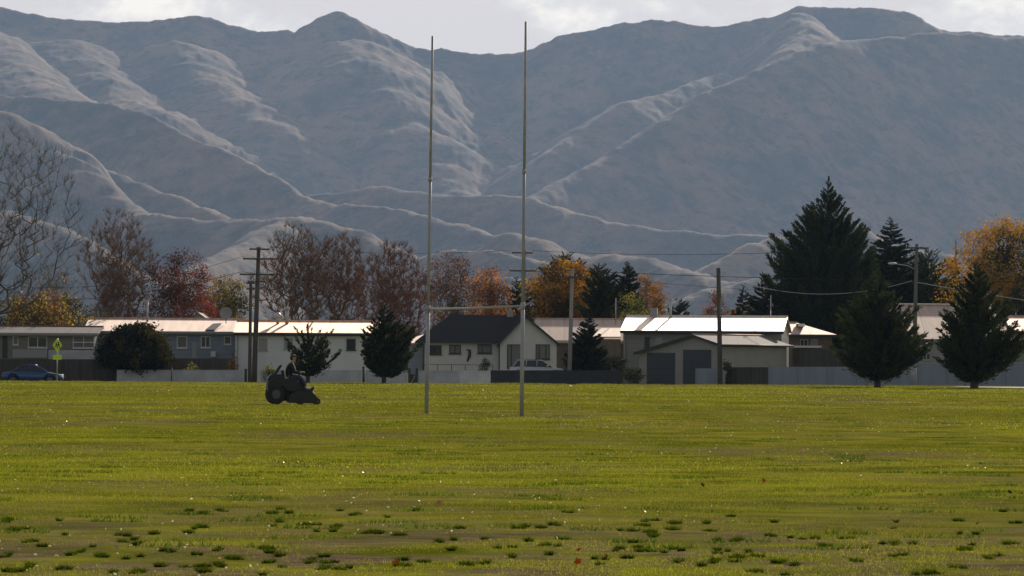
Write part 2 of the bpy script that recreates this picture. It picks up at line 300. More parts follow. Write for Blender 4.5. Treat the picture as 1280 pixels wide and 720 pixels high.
def build_hills():
    nu, nv = 1150, 620
    us = np.linspace(-0.185, 0.185, nu); ys = 6000 + (15500 - 6000) * np.linspace(0, 1, nv)
    U, Yg = np.meshgrid(us, ys); X = U * Yg; n = X.size; X = X.ravel(); Y = Yg.ravel()
    # warp the plan so straight traced ridges wander and gullies branch
    H = np.full(n, -60.0); best = np.full(n, 1e9)
    for (rx, ry, rz, s, w) in RID:
        hb = np.full(n, -1e9); db = np.full(n, 1e9)
        for i in range(len(rx) - 1):
            ax, ay, az = rx[i], ry[i], rz[i]; bx, by, bz = rx[i + 1] - ax, ry[i + 1] - ay, rz[i + 1] - az
            t = np.clip(((X - ax) * bx + (Y - ay) * by) / (bx * bx + by * by), 0, 1)
            d = np.hypot(X - ax - t * bx, Y - ay - t * by)
            h = az + t * bz - s * (np.sqrt(d * d + w * w) - w); k = h > hb; hb[k] = h[k]; db[k] = d[k]
        k = hb > H; H = np.where(k, hb, H); best = np.where(k, db, best)
    amp = np.clip(best / np.where(Y < 9700, 230, 340) + .05, 0.0, 1.0) ** 0.85
    wx = X + 240 * (fbm(X / 700, Y / 700, 3) - .5); wy = Y + 240 * (fbm(X / 700 + 40, Y / 700 + 8, 3) - .5)
    H = H + amp * (95 * (ridged(wx / 520, wy / 1700, 3, .45) - .62) + 34 * (ridged(wx / 230 + 9, wy / 700, 3) - .6))
    H = H + amp * 22 * (ridged(wx / 95 + 5, wy / 330, 4, .6) - .6) + (.2 + amp * .8) * 18 * (fbm(X / 120, Y / 190, 4) - .5) + 14 * (fbm(X / 42, Y / 60, 4, .6) - .5)
    fade = np.clip((Y - 6000) / 500, 0, 1); H = np.where(H < 2, 2 + (H - 2) * .15, H); H = H * fade - 12 * (1 - fade)
    V = np.stack([X, Y, H], 1); idx = np.arange(n).reshape(nv, nu)
    Fc = np.stack([idx[:-1, :-1], idx[:-1, 1:], idx[1:, 1:], idx[1:, :-1]], -1).reshape(-1, 4)
    me = np_mesh('hills', V, Fc, smooth=True)
    m, t, b = nodes('tussock'); b.inputs['Roughness'].default_value = .95; b.inputs['Specular IOR Level'].default_value = .1
    tc = t.nodes.new('ShaderNodeTexCoord')
    n1 = t.nodes.new('ShaderNodeTexNoise'); n1.inputs['Scale'].default_value = .004; n1.inputs['Detail'].default_value = 9; n1.inputs['Roughness'].default_value = .7
    r = t.nodes.new('ShaderNodeValToRGB'); r.color_ramp.elements[0].position = .40; r.color_ramp.elements[1].position = .61
    r.color_ramp.elements[0].color = (.075, .05, .034, 1); r.color_ramp.elements[1].color = (.29, .17, .10, 1)
    t.links.new(tc.outputs['Object'], n1.inputs['Vector']); t.links.new(n1.outputs['Fac'], r.inputs[0])
    n3 = t.nodes.new('ShaderNodeTexNoise'); n3.inputs['Scale'].default_value = .022; n3.inputs['Detail'].default_value = 8; n3.inputs['Roughness'].default_value = .7; t.links.new(tc.outputs['Object'], n3.inputs['Vector'])
    r3 = t.nodes.new('ShaderNodeValToRGB'); r3.color_ramp.elements[0].position = .36; r3.color_ramp.elements[1].position = .52; r3.color_ramp.elements[0].color = (.30, .36, .30, 1); r3.color_ramp.elements[1].color = (1, 1, 1, 1)
    mq = t.nodes.new('ShaderNodeMix'); mq.data_type = 'RGBA'; mq.blend_type = 'MULTIPLY'; mq.inputs['Factor'].default_value = 1
    t.links.new(n3.outputs['Fac'], r3.inputs[0]); t.links.new(r.outputs[0], mq.inputs['A']); t.links.new(r3.outputs[0], mq.inputs['B']); t.links.new(mq.outputs['Result'], b.inputs['Base Color'])
    tag(link('hills', me, m), kind='structure')
build_hills()

# ------------------------------------------------------------------ ground sheet, road, paths
def gz(X, Y):
    """height of the ground: mown field with small unevenness, dropping 0.3 m to the road behind it"""
    X = np.asarray(X, float); Y = np.asarray(Y, float)
    e0 = 334 + 1.5 * np.sin(X * .05); f = np.clip((Y - e0) / 4, 0, 1); g = np.clip((Y - 349) / 3, 0, 1)
    rel = .07 * (fbm(X / 6 + 50, Y / 9 + 50, 3) - .5) + .03 * (fbm(X / 1.3 + 9, Y / 2 + 3, 2) - .5)
    return rel * (1 - f) * (np.abs(X) < 80) * (Y > 5) - .3 * (f * f * (3 - 2 * f)) * (1 - g * .5)
def build_ground():
    ys = np.concatenate([np.linspace(-200, 20, 12), 20 * (330 / 20) ** np.linspace(0, 1, 620)[1:], np.linspace(330.3, 353, 90), 353 * (30000 / 353) ** np.linspace(0, 1, 60)[1:]])
    xs = np.concatenate([-60 * (20000 / 60) ** np.linspace(1, 0, 24)[:-1], np.linspace(-60, 60, 460), 60 * (20000 / 60) ** np.linspace(0, 1, 24)[1:]])
    X, Y = np.meshgrid(xs, ys); Z = gz(X, Y); n = X.size; V = np.stack([X.ravel(), Y.ravel(), Z.ravel()], 1)
    idx = np.arange(n).reshape(len(ys), len(xs)); Fc = np.stack([idx[:-1, :-1], idx[:-1, 1:], idx[1:, 1:], idx[1:, :-1]], -1).reshape(-1, 4)
    me = np_mesh('ground', V, Fc, smooth=True)
    m, t, b = nodes('field_ground'); b.inputs['Roughness'].default_value = 1; b.inputs['Specular IOR Level'].default_value = 0
    tc = t.nodes.new('ShaderNodeTexCoord')
    def noise(sc, det, stretch=(1, 1, 1)):
        mp = t.nodes.new('ShaderNodeMapping'); mp.inputs['Scale'].default_value = stretch; t.links.new(tc.outputs['Object'], mp.inputs[0])
        n = t.nodes.new('ShaderNodeTexNoise'); n.inputs['Scale'].default_value = sc; n.inputs['Detail'].default_value = det; n.inputs['Roughness'].default_value = .65
        t.links.new(mp.outputs[0], n.inputs['Vector']); return n
    def ramp(src, p0, c0, p1, c1):
        r = t.nodes.new('ShaderNodeValToRGB'); r.color_ramp.elements[0].position = p0; r.color_ramp.elements[1].position = p1
        r.color_ramp.elements[0].color = (*c0, 1); r.color_ramp.elements[1].color = (*c1, 1); t.links.new(src, r.inputs[0]); return r
    g1 = ramp(noise(.5, 8).outputs['Fac'], .38, (.10, .115, .010), .62, (.28, .275, .03))
    soil = ramp(noise(2.5, 7).outputs['Fac'], .35, (.10, .072, .042), .68, (.25, .19, .12))
    k = ramp(noise(.16, 6, (1, .45, 1)).outputs['Fac'], .50, (0, 0, 0), .66, (1, 1, 1))
    sy = t.nodes.new('ShaderNodeSeparateXYZ'); t.links.new(tc.outputs['Object'], sy.inputs[0]); wr = t.nodes.new('ShaderNodeMapRange')      # worn strip of ground near the touchline
    wr.inputs['From Min'].default_value = 55; wr.inputs['From Max'].default_value = 34; t.links.new(sy.outputs['Y'], wr.inputs['Value'])
    k2 = ramp(noise(.9, 6, (1, .6, 1)).outputs['Fac'], .40, (0, 0, 0), .58, (1, 1, 1)); ml = t.nodes.new('ShaderNodeMath'); ml.operation = 'MULTIPLY'; t.links.new(wr.outputs[0], ml.inputs[0]); t.links.new(k2.outputs[0], ml.inputs[1])
    mxk = t.nodes.new('ShaderNodeMath'); mxk.operation = 'MAXIMUM'; t.links.new(ml.outputs[0], mxk.inputs[0]); t.links.new(k.outputs[0], mxk.inputs[1])
    mx = t.nodes.new('ShaderNodeMix'); mx.data_type = 'RGBA'; t.links.new(mxk.outputs[0], mx.inputs['Factor']); t.links.new(g1.outputs[0], mx.inputs['A']); t.links.new(soil.outputs[0], mx.inputs['B'])
    t.links.new(mx.outputs['Result'], b.inputs['Base Color'])
    nb = noise(14, 5); bp = t.nodes.new('ShaderNodeBump'); bp.inputs['Distance'].default_value = .03; bp.inputs['Strength'].default_value = .8
    t.links.new(nb.outputs['Fac'], bp.inputs['Height']); t.links.new(bp.outputs[0], b.inputs['Normal'])
    tag(link('ground', me, m), kind='structure')
build_ground()
tag(MB().box(-400, 400, 339, 346.5, -.36, -.285).build('road', M['asphalt']), kind='structure')
mk = MB()
for i in range(-30, 30): mk.box(i * 9, i * 9 + 3, 342.7, 342.82, -.284, -.280)
tag(mk.build('road_marking', M['trim_white']), kind='structure')
tag(MB().box(-400, 400, 346.5, 346.7, -.36, -.17).build('kerb', M['concrete']), kind='structure')
tag(MB().box(-400, 400, 346.7, 348.4, -.36, -.20).build('footpath', M['path']), kind='structure')
q = [(PX(1188, 327), 327.5), (PX(1300, 326), 329), (PX(1300, 309), 309), (PX(1245, 316), 315), (PX(1200, 323), 323)]
vv = [(x, y, .05) for x, y in q] + [(x, y, -.1) for x, y in q]
tag(MB().add(vv, [(4, 3, 2, 1, 0), (0, 1, 6, 5), (1, 2, 7, 6), (2, 3, 8, 7), (3, 4, 9, 8), (4, 0, 5, 9)]).build('driveway', M['path']), kind='structure')

# haze: even air round the camera and the whole scene
hz = MB().box(-5000, 5000, -260, 15800, -62, 1150).build('haze', None)
hm = bpy.data.materials.new('haze'); hm.use_nodes = True; t = hm.node_tree; t.nodes.clear()
o = t.nodes.new('ShaderNodeOutputMaterial'); v = t.nodes.new('ShaderNodeVolumePrincipled')
v.inputs['Color'].default_value = (.44, .65, 1.0, 1); v.inputs['Density'].default_value = 2.7e-5; v.inputs['Anisotropy'].default_value = 0.25
t.links.new(v.outputs[0], o.inputs['Volume']); hz.data.materials.append(hm); tag(hz, kind='stuff')

# ------------------------------------------------------------------ grass and litter (stuff)
def tone(X, Y):
    """0 green .. 1 dry, by place"""
    a = fbm(X / 7 + 3, Y / 16 + 7, 4, .55); b = fbm(X / 1.1 + 30, Y / 1.8, 3)
    near = np.clip((66 - Y) / 26, 0, 1)
    return np.clip((a - .47) * 3.2 + (b - .5) * 1.3 + .38 * near, 0, 1)
def blade_mesh(X, Y, h, w, colr, lean=.35, curve=True):
    n = len(X); z = gz(X, Y) - .004; az = rng.random(n) * 2 * np.pi; ca, sa = np.cos(az), np.sin(az)
    lx = rng.normal(0, lean, n) * h; ly = rng.normal(0, lean, n) * h
    b0 = np.stack([X - ca * w / 2, Y - sa * w / 2, z], 1); b1 = np.stack([X + ca * w / 2, Y + sa * w / 2, z], 1)
    tp = np.stack([X + lx, Y + ly, z + h], 1)
    V = np.stack([b0, b1, tp], 1).reshape(-1, 3); Fc = np.arange(3 * n).reshape(-1, 3); col = np.repeat(colr, 3, 0); return V, Fc, col
def pick(n, tn, br, jit=.18):
    g = np.array([.095, .125, .012]); y = np.array([.255, .26, .028]); d = np.array([.21, .16, .07])
    
    tn = tn[:, None]; yy = rng.random((n, 1))
    c = g * (1 - yy) + y * yy; c = c * (.72 + .62 * np.clip((br - .3) / .4, 0, 1))[:, None]; c = c * (1 - tn * .75) + d * tn * .75
    return c * (1 + rng.normal(0, jit, (n, 1)))
def build_grass():
    Vs = []; Fs = []; Cs = []; base = 0
    zones = [(27, 42, 1400, .015, .005), (42, 65, 760, .017, .0065), (65, 110, 250, .022, .011), (110, 190, 44, .036, .024), (190, 336, 12, .042, .045)]
    for y0, y1, dens, hh, ww in zones + [(333.5, 336.2, 150, .085, .03)]:
        wmax = y1 * .235 + 2; n = int((y1 - y0) * wmax * dens)
        Y = y0 + (y1 - y0) * rng.random(n); X = (rng.random(n) - .5) * wmax; k = np.abs(X) < Y * .1175 + 1; X, Y = X[k], Y[k]
        tn = tone(X, Y); cov = fbm(X / .9 + 70, Y / 1.4 + 20, 3)
        k = rng.random(len(X)) < np.clip(1.15 - .95 * tn + (cov - .5) * 3.0 - .45 * np.clip((50 - Y) / 12, 0, 1), .05, 1); X, Y, tn = X[k], Y[k], tn[k]; n = len(X)
        h = hh * np.exp(rng.normal(0, .35, n)) * (1 - .35 * tn)
        V, Fc, c = blade_mesh(X, Y, h, ww * (0.6 + .8 * rng.random(n)), pick(n, tn, fbm(X / 14 + 90, Y / 11 + 4, 3)), .5); Vs.append(V); Fs.append(Fc + base); Cs.append(c); base += len(V)
    tag(link('grass', np_mesh('grass', np.concatenate(Vs), np.concatenate(Fs), col=np.clip(np.concatenate(Cs), .003, 1)), M['blade']), 'short mown yellow green grass covering the playing field', 'grass', kind='stuff')
    # darker taller tufts
    tp = [(45,385),(70,407),(240,445),(350,415),(340,422),(300,395),(180,443),(75,475),(155,487),(545,438),(465,482),(545,472),(700,450),(810,452),(725,345),(680,345),(470,390),(490,380),(995,398),(930,390),(945,392),(840,377),(1010,463),(1205,410),(1070,468),(420,440),(405,478),(250,447),(30,440),(110,420),(475,340),(660,435),(670,465),(590,455),(320,397),(60,480),(15,445),(1100,415),(1130,412)]
    tp2 = [(325,375),(350,365),(410,370),(415,387),(395,388),(300,392),(285,390),(340,393),(45,415),(30,380),(100,375),(130,408),(90,450),(95,425),(215,460),(310,415),(275,432),(325,437),(335,440),(385,442),(430,440),(470,482),(545,353),(515,412),(565,412),(570,445),(560,470),(500,450),(510,440),(640,400),(655,402),(695,405),(750,410),(835,408),(955,423),(945,425),(1150,425),(1130,438),(1115,440),(890,438),(1040,492),(1020,492),(960,455),(975,455),(1115,360),(1155,395),(1240,422),(1235,455),(1195,460)]
    pts = [(a / 2, 470 + b / 2) for a, b in tp] + [(640 + a / 2, 470 + b / 2) for a, b in tp2]
    Vs = []; Fs = []; Cs = []; base = 0
    pts += [(r_[0] * 1280, 632 + 88 * r_[1] ** .8) for r_ in rng.random((80, 2))]
    for px, py in pts:
        x, y, _ = ground_at(px, py + 1); r = .014 + .032 * rng.random() ** 1.6; n = 70
        for _k in range(rng.integers(1, 5)):
            ox, oy = rng.normal(0, r * 1.1), rng.normal(0, r * 3.0)
            rr = np.sqrt(rng.random(n)) * r * (.6 + .5 * rng.random()); an = rng.random(n) * 6.283
            X = x + ox + rr * np.cos(an) * 1.3; Y = y + oy + rr * np.sin(an)
            h = (.018 + .034 * rng.random(n)) * (1.15 - rr / r * .5)
            c = np.array([.045, .07, .005]) * (.7 + .7 * rng.random()) * (1 + rng.normal(0, .25, (n, 1)))
            V, Fc, cc = blade_mesh(X, Y, h, .007 + .004 * rng.random(n), c, .8); Vs.append(V); Fs.append(Fc + base); Cs.append(cc); base += len(V)
    # scattered weeds further out
    for _k in range(320):
        y = 36 * (300 / 36) ** rng.random(); x = (rng.random() - .5) * y * .23; n = 60; r = .08 + .10 * rng.random() + y * .0006
        rr = np.sqrt(rng.random(n)) * r; an = rng.random(n) * 6.283
        c = (np.array([.05, .095, .012]) if rng.random() < .7 else np.array([.10, .15, .014])) * (1 + rng.normal(0, .2, (n, 1)))
        V, Fc, cc = blade_mesh(x + rr * np.cos(an) * 2, y + rr * np.sin(an), .03 + .03 * rng.random(n), .01 + y * .00008 + .004 * rng.random(n), c, .5); Vs.append(V); Fs.append(Fc + base); Cs.append(cc); base += len(V)
    tag(link('grass_tufts', np_mesh('grass_tufts', np.concatenate(Vs), np.concatenate(Fs), col=np.clip(np.concatenate(Cs), .003, 1)), M['blade']), 'dark green tufts and weeds standing above the mown turf in the foreground', 'grass tufts', kind='stuff')
    # small dry leaves, plus glints on the turf put in as pale flecks
    n = 2600; Y = 30 * (330 / 30) ** (rng.random(n) ** .9); X = (rng.random(n) - .5) * Y * .235
    k = fbm(X / 4 + 11, Y / 9 + 2, 3) > .46; X, Y = X[k], Y[k]; n = len(X); s = .006 + .007 * rng.random(n) + Y * .00010; z = gz(X, Y) + .02 + .015 * rng.random(n)
    c = np.where(rng.random((n, 1)) < .55, [[.75, .72, .45]], [[.55, .42, .12]]) * (.7 + .5 * rng.random((n, 1)))
    a1 = rng.normal(0, 1, (n, 3)); a1[:, 2] *= .5; a1 /= np.linalg.norm(a1, axis=1)[:, None]; a2 = np.cross(a1, rng.normal(0, 1, (n, 3))); a2 /= np.linalg.norm(a2, axis=1)[:, None]
    c0 = np.stack([X, Y, z], 1); s = s[:, None]; V = np.stack([c0 - a1 * s, c0 - a2 * s * .6, c0 + a1 * s, c0 + a2 * s * .6], 1).reshape(-1, 3)
    tag(link('leaf_litter_glints', np_mesh('leaf_litter_glints', V, np.arange(4 * n).reshape(-1, 4), col=np.repeat(np.clip(c, 0, .9), 4, 0)), M['litter']), 'small pale dry leaves and painted glints sprinkled over the playing field', 'leaf litter', kind='stuff')
build_grass()

# ------------------------------------------------------------------ trees
def quads(cen, d1, d2, l, w):
    """diamond-ish quads: centres, unit axes, lengths, widths"""
    l = np.asarray(l)[:, None]; w = np.asarray(w)[:, None]
    V = np.stack([cen - d1 * l / 2, cen - d2 * w / 2 + d1 * l * .08, cen + d1 * l / 2, cen + d2 * w / 2 + d1 * l * .08], 1).reshape(-1, 3)
    return V, np.arange(len(V)).reshape(-1, 4)
def unit(n, r):
    a = r.normal(0, 1, (n, 3)); return a / np.linalg.norm(a, axis=1)[:, None]
def tubes(A, B, ra, rb, k=4):
    n = len(A); d = B - A; d /= np.maximum(np.linalg.norm(d, axis=1)[:, None], 1e-6)
    up = np.where(np.abs(d[:, 2:3]) > .9, [[1., 0, 0]], [[0, 0, 1.]]); a1 = np.cross(d, up); a1 /= np.linalg.norm(a1, axis=1)[:, None]; a2 = np.cross(d, a1)
    V = []
    for P_, r in ((A, ra), (B, rb)):
        for j in range(k):
            t = 2 * np.pi * j / k; V.append(P_ + (a1 * math.cos(t) + a2 * math.sin(t)) * r[:, None])
    V = np.stack(V, 1).reshape(-1, 3); b = (np.arange(n) * 2 * k)[:, None]
    Fc = np.concatenate([b + np.array([[j, (j + 1) % k, k + (j + 1) % k, k + j]]) for j in range(k)]); return V, Fc
def grow(r, targets, fork, lean=(0, 0), step=.45, tip=.012, rmax=None, power=.48, up=1.0):
    """skeleton: every target joins the nearest suitable node of what has grown so far"""
    nodes = [np.array([0, 0, -.3])]; par = [-1]; m = max(3, int(fork / .5))
    for i in range(1, m + 1):
        t = i / m; nodes.append(np.array([lean[0] * t + r.normal(0, .03), lean[1] * t + r.normal(0, .03), fork * t])); par.append(len(nodes) - 2)
    c0 = nodes[-1]; order = np.argsort(np.linalg.norm(targets - c0, axis=1) + r.random(len(targets)) * .4)
    buf = np.zeros((len(targets) * 14 + 100, 3)); buf[:len(nodes)] = nodes; cnt = len(nodes); first = max(1, m // 2)
    for q in order:
        t = targets[q]; nd = buf[first:cnt]; dv = t - nd; d = np.linalg.norm(dv, axis=1)
        cost = d + up * np.maximum(0, nd[:, 2] - t[2] + .35 * np.hypot(dv[:, 0], dv[:, 1]))
        i = int(np.argmin(cost)) + first; a = buf[i].copy(); dist = np.linalg.norm(t - a); k = min(12, max(1, int(dist / step)))
        prev = i
        for s in range(1, k + 1):
            u = s / k; p = a + (t - a) * u + np.array([0, 0, -.16 * dist * u * (1 - u)]) + r.normal(0, .022 * dist / max(k, 1) ** .5, 3) * (u < 1)
            buf[cnt] = p; par.append(prev); prev = cnt; cnt += 1
    nodes = buf[:cnt]; par = np.array(par); w = np.zeros(cnt); ch = np.zeros(cnt, int)
    for i in range(cnt - 1, 0, -1):
        if ch[i] == 0: w[i] = 1
        w[par[i]] += w[i]; ch[par[i]] += 1
    rad = tip * np.maximum(w, 1) ** power
    if rmax: rad = np.minimum(rad, rmax)
    return nodes, par, rad, ch == 0
def deciduous(name, label, cat, px, Y, top, x0, x1, fork=.3, low=.35, n=260, leaves=0, lsize=.16, cols=((.2, .1, .02),), bark='bark', twigs=6, seed=1, shape='round', spread=.32, group=None, dens=None, tlen=.6, tip=.012, base_z=-.15, up=1.0, tw=None, depth=None, lm='leaf', hgrad=0.0, xgrad=0.0):
    r = np.random.default_rng(seed); X0 = PX(px, Y); H = PZ(px, top, Y) - base_z; xl = PX(x0, Y) - X0; xr = PX(x1, Y) - X0
    root = empty(name, (X0, Y, base_z)); tag(root, label, cat, group)
    # targets inside the crown envelope, biased outward
    T = []; hw = (xr - xl) / 2; cx = (xr + xl) / 2; dp = depth or hw
    zl = low * H
    while len(T) < n:
        a = unit(1, r)[0]; rr = r.random() ** .42; p = a * rr
        z = (p[2] + 1) / 2
        if shape == 'vase': k = .35 + .65 * min(1, z * 1.6) if z < .62 else 1 - .6 * ((z - .62) / .38) ** 2; q = np.array([p[0] * k, p[1] * k]) / max(.3, math.sqrt(max(.05, 1 - p[2] ** 2))) * .8
        elif shape == 'tall': q = np.array([p[0], p[1]]) * 1.0
        else: q = p[:2]
        lump = 1 + .22 * math.sin(3 * math.atan2(a[1], a[0]) + seed) * (1 - abs(a[2])) + .12 * math.sin(5 * a[2] + seed * 2)
        T.append((cx + q[0] * hw * lump, q[1] * dp * lump, zl + (H - zl) * z))
    T = np.array(T); nd, par, rad, tipm = grow(r, T, fork * H, tip=tip, up=up)
    A = nd[par[1:]]; B = nd[1:]; V, Fc = tubes(A, B, np.maximum(rad[par[1:]], .01) * .97, rad[1:], 5)
    Vs = [V]; Fs = [Fc]
    cand = np.where(nd[:, 2] > zl * .9)[0]; tipi = np.where(tipm)[0]
    P0 = None
    if twigs:
        src = np.concatenate([np.repeat(tipi, max(1, twigs // 3)), r.choice(cand, len(tipi) * twigs)]); A = nd[src]
        out = A - np.array([cx, 0, zl]); out /= np.linalg.norm(out, axis=1)[:, None] + 1e-6
        d = out * .7 + unit(len(A), r) * .75 + np.array([0, 0, .45]); d /= np.linalg.norm(d, axis=1)[:, None]; ln = tlen * (.4 + .8 * r.random(len(A)))
        B = A + d * ln[:, None]; V, Fc = tubes(A, B, np.full(len(A), tw or tip * .8), np.full(len(A), (tw or tip * .8) * .5), 3); Fs.append(Fc + len(Vs[0])); Vs.append(V)
        P0 = A + (B - A) * r.random((len(A), 1))
    o = link('trunk', np_mesh('trunk', np.concatenate(Vs), Fs, smooth=True), M[bark], root)
    if leaves:
        base = nd[tipi] if P0 is None else np.concatenate([nd[tipi], P0]); c = base[r.integers(0, len(base), leaves)] + r.normal(0, spread, (leaves, 3)) * [1, 1, .8]
        d1 = unit(leaves, r); d2 = np.cross(d1, unit(leaves, r)); d2 /= np.linalg.norm(d2, axis=1)[:, None] + 1e-9
        s = lsize * (.6 + .8 * r.random(leaves)); V, Fc = quads(c, d1, d2, s, s * .75)
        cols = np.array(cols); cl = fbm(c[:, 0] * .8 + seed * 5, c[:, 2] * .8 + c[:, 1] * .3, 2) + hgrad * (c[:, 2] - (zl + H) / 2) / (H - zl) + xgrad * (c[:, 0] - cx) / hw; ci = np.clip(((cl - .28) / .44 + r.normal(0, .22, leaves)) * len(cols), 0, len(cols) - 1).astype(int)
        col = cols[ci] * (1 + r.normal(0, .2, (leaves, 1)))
        link('crown', np_mesh('crown', V, Fc, col=np.repeat(np.clip(col, .004, .9), 4, 0)), M[lm], root)
    return root
def conifer(name, label, cat, px, Y, top, prof, base=475, nb=260, per=34, rise=.5, col=(.020, .028, .012), seed=1, spray=.34, sw=.10, low=.08, lean=0, group=None, jit=.22, trunk_r=.16, open_=0.0, bark='bark', gold=0.0):
    """prof: list of (photo y, left x, right x) of the outline"""
    r = np.random.default_rng(seed); X0 = PX(px, Y); base_z = 0.0 if Y < 335 else -.15; H = PZ(px, top, Y) - base_z
    root = empty(name, (X0, Y, base_z)); tag(root, label, cat, group)
    zs = np.array([PZ(px, p[0], Y) - base_z for p in prof]); Ls = np.array([X0 - PX(p[1], Y) for p in prof]); Rs = np.array([PX(p[2], Y) - X0 for p in prof])
    o = np.argsort(zs); zs, Ls, Rs = zs[o], Ls[o], Rs[o]
    Vs = []; Fs = []; Cs = []; bz = 0; TA = []; TB = []; TR = []
    for i in range(nb):
        t = (i + r.random()) / nb; t = 1 - (1 - t) ** .9
        zt = zs[0] + (H - zs[0]) * t * .985          # height of the branch tip
        az = r.random() * 2 * math.pi; ca, sa = math.cos(az), math.sin(az)
        l = np.interp(zt, zs, Ls); rr = np.interp(zt, zs, Rs); w = (rr + l) / 2; side = rr if ca > 0 else l
        Lh = (side * abs(ca) + w * (1 - abs(ca))) if True else w
        Lh *= 1 + r.normal(0, jit * .6) + (.16 if r.random() < .12 else 0); Lh = max(Lh, .05)
        if r.random() < open_: Lh *= .5
        z0 = max(H * low, zt - Lh * rise * (.8 + .4 * r.random())); st = np.array([lean * z0 / H, 0, z0]); en = np.array([ca * Lh + lean * zt / H * .3, sa * Lh, zt])
        k = int(per * (.35 + Lh)); u = r.random(k) ** .75; u = .12 + .88 * u
        bend = np.array([0, 0, -.22 * Lh]) ; c = st + (en - st) * u[:, None] + bend * (u * (1 - u))[:, None] * 2
        d = (en - st) / (np.linalg.norm(en - st) + 1e-6); wid = (.035 + .13 * Lh * (1 - u * .8)) * (1 - .6 * t)
        off = r.normal(0, 1, (k, 3)) * wid[:, None] * [1, 1, .55]; c = c + off
        dd = d + off / (np.linalg.norm(off, axis=1)[:, None] + 1e-6) * .55 + np.array([0, 0, .25]) + r.normal(0, .22, (k, 3)); dd /= np.linalg.norm(dd, axis=1)[:, None]
        d2 = np.cross(dd, unit(k, r)); d2 /= np.linalg.norm(d2, axis=1)[:, None] + 1e-9; ts = 1 - .72 * t ** 5
        V, Fc = quads(c, dd, d2, spray * ts * (.55 + .8 * r.random(k)), sw * ts * (.6 + .8 * r.random(k))); Vs.append(V); Fs.append(Fc + bz); bz += len(V)
        cc = np.array(col) * 1.55 * (1 + r.normal(0, .25)) * (1 + r.normal(0, .18, (k, 1)))
        if gold: cc = np.where(r.random((k, 1)) < gold * (u[:, None] > .6), [[.16, .14, .02]], cc)
        Cs.append(np.repeat(cc, 4, 0)); TA.append(st); TB.append(en * .8 + st * .2 + bend * .3); TR.append(.012 + .018 * Lh)
    TR = np.array(TR); V, Fc = tubes(np.array(TA), np.array(TB), TR, TR * .35, 4)
    link('crown', np_mesh('crown', np.concatenate(Vs), np.concatenate(Fs), col=np.clip(np.concatenate(Cs), .004, .6)), M['needle'], root)
    tz = np.linspace(-.4, H * .97, 9); tp = np.stack([lean * np.clip(tz / H, 0, 1), 0 * tz, tz], 1); tr = trunk_r * 1.15 * (1 - np.clip(tz / H, 0, 1)) + .015
    V2, F2 = tubes(tp[:-1], tp[1:], tr[:-1], tr[1:], 8)
    link('trunk', np_mesh('trunk', np.concatenate([V2, V]), [F2, Fc + len(V2)], smooth=True), M[bark], root)
    return root

ROW = 'cypress trees planted along the far edge of the field'
conifer('cypress_tree', 'loose open young cypress with gaps between its limbs, behind the ride-on mower', 'tree', 385, 328, 400, [(466, 380, 392), (455, 366, 404), (440, 358, 414), (425, 354, 420), (415, 356, 424), (405, 374, 400), (400, 384, 390)], nb=60, per=60, rise=.95, seed=4, spray=.30, sw=.09, low=.12, group=ROW, jit=.45, trunk_r=.13, open_=.3, gold=.04)
conifer('cypress_tree', 'dense dark cypress before the right end of the long cream roof', 'tree', 480, 328, 379, [(466, 474, 490), (455, 462, 506), (442, 452, 514), (425, 452, 513), (412, 458, 508), (400, 465, 500), (388, 473, 488), (379, 478, 482)], nb=160, per=60, rise=.65, seed=5, spray=.32, jit=.36, sw=.09, low=.10, group=ROW, trunk_r=.14, gold=.03)
conifer('cypress_tree', 'broad dark cypress beside the street light pole, in front of the tallest evergreen', 'tree', 1097, 316, 336, [(468, 1088, 1108), (455, 1066, 1128), (438, 1050, 1146), (420, 1046, 1156), (400, 1050, 1146), (385, 1058, 1134), (365, 1072, 1118), (350, 1083, 1106), (336, 1094, 1098)], nb=230, per=60, rise=.7, seed=6, spray=.36, sw=.09, low=.08, jit=.28, group=ROW, trunk_r=.2, col=(.036, .044, .016))
conifer('cypress_tree', 'rightmost cypress of the row, standing beside the pale driveway under the yellow tree', 'tree', 1218, 308, 324, [(474, 1208, 1230), (460, 1190, 1250), (440, 1180, 1266), (420, 1176, 1274), (400, 1180, 1272), (380, 1186, 1262), (360, 1196, 1246), (342, 1206, 1232), (324, 1216, 1219)], nb=240, per=60, rise=.6, seed=7, spray=.36, sw=.09, low=.07, jit=.26, col=(.032, .040, .015), group=ROW, trunk_r=.24)
conifer('conifer_tree', 'compact black green cone shaped conifer behind the black wall, right of the white car', 'tree', 735, 355, 392, [(470, 708, 762), (450, 708, 762), (435, 711, 758), (420, 716, 752), (408, 722, 746), (398, 729, 740), (392, 734, 736)], nb=260, per=55, rise=.35, seed=8, spray=.2, sw=.08, low=.02, jit=.06, trunk_r=.12, col=(.018, .024, .013))
conifer('evergreen_tree', 'tallest dark evergreen with a bristling pointed top, right of the bright white roof', 'tree', 1034, 440, 216, [(462, 990, 1075), (440, 978, 1085), (400, 970, 1094), (370, 966, 1096), (340, 966, 1094), (315, 968, 1090), (295, 975, 1084), (275, 992, 1072), (260, 1006, 1060), (250, 1014, 1054), (240, 1024, 1044), (231, 1030, 1038), (218, 1033.5, 1034.5)], nb=560, per=52, rise=.9, seed=9, spray=.58, sw=.12, low=.03, jit=.20, col=(.026, .036, .016), trunk_r=.4)
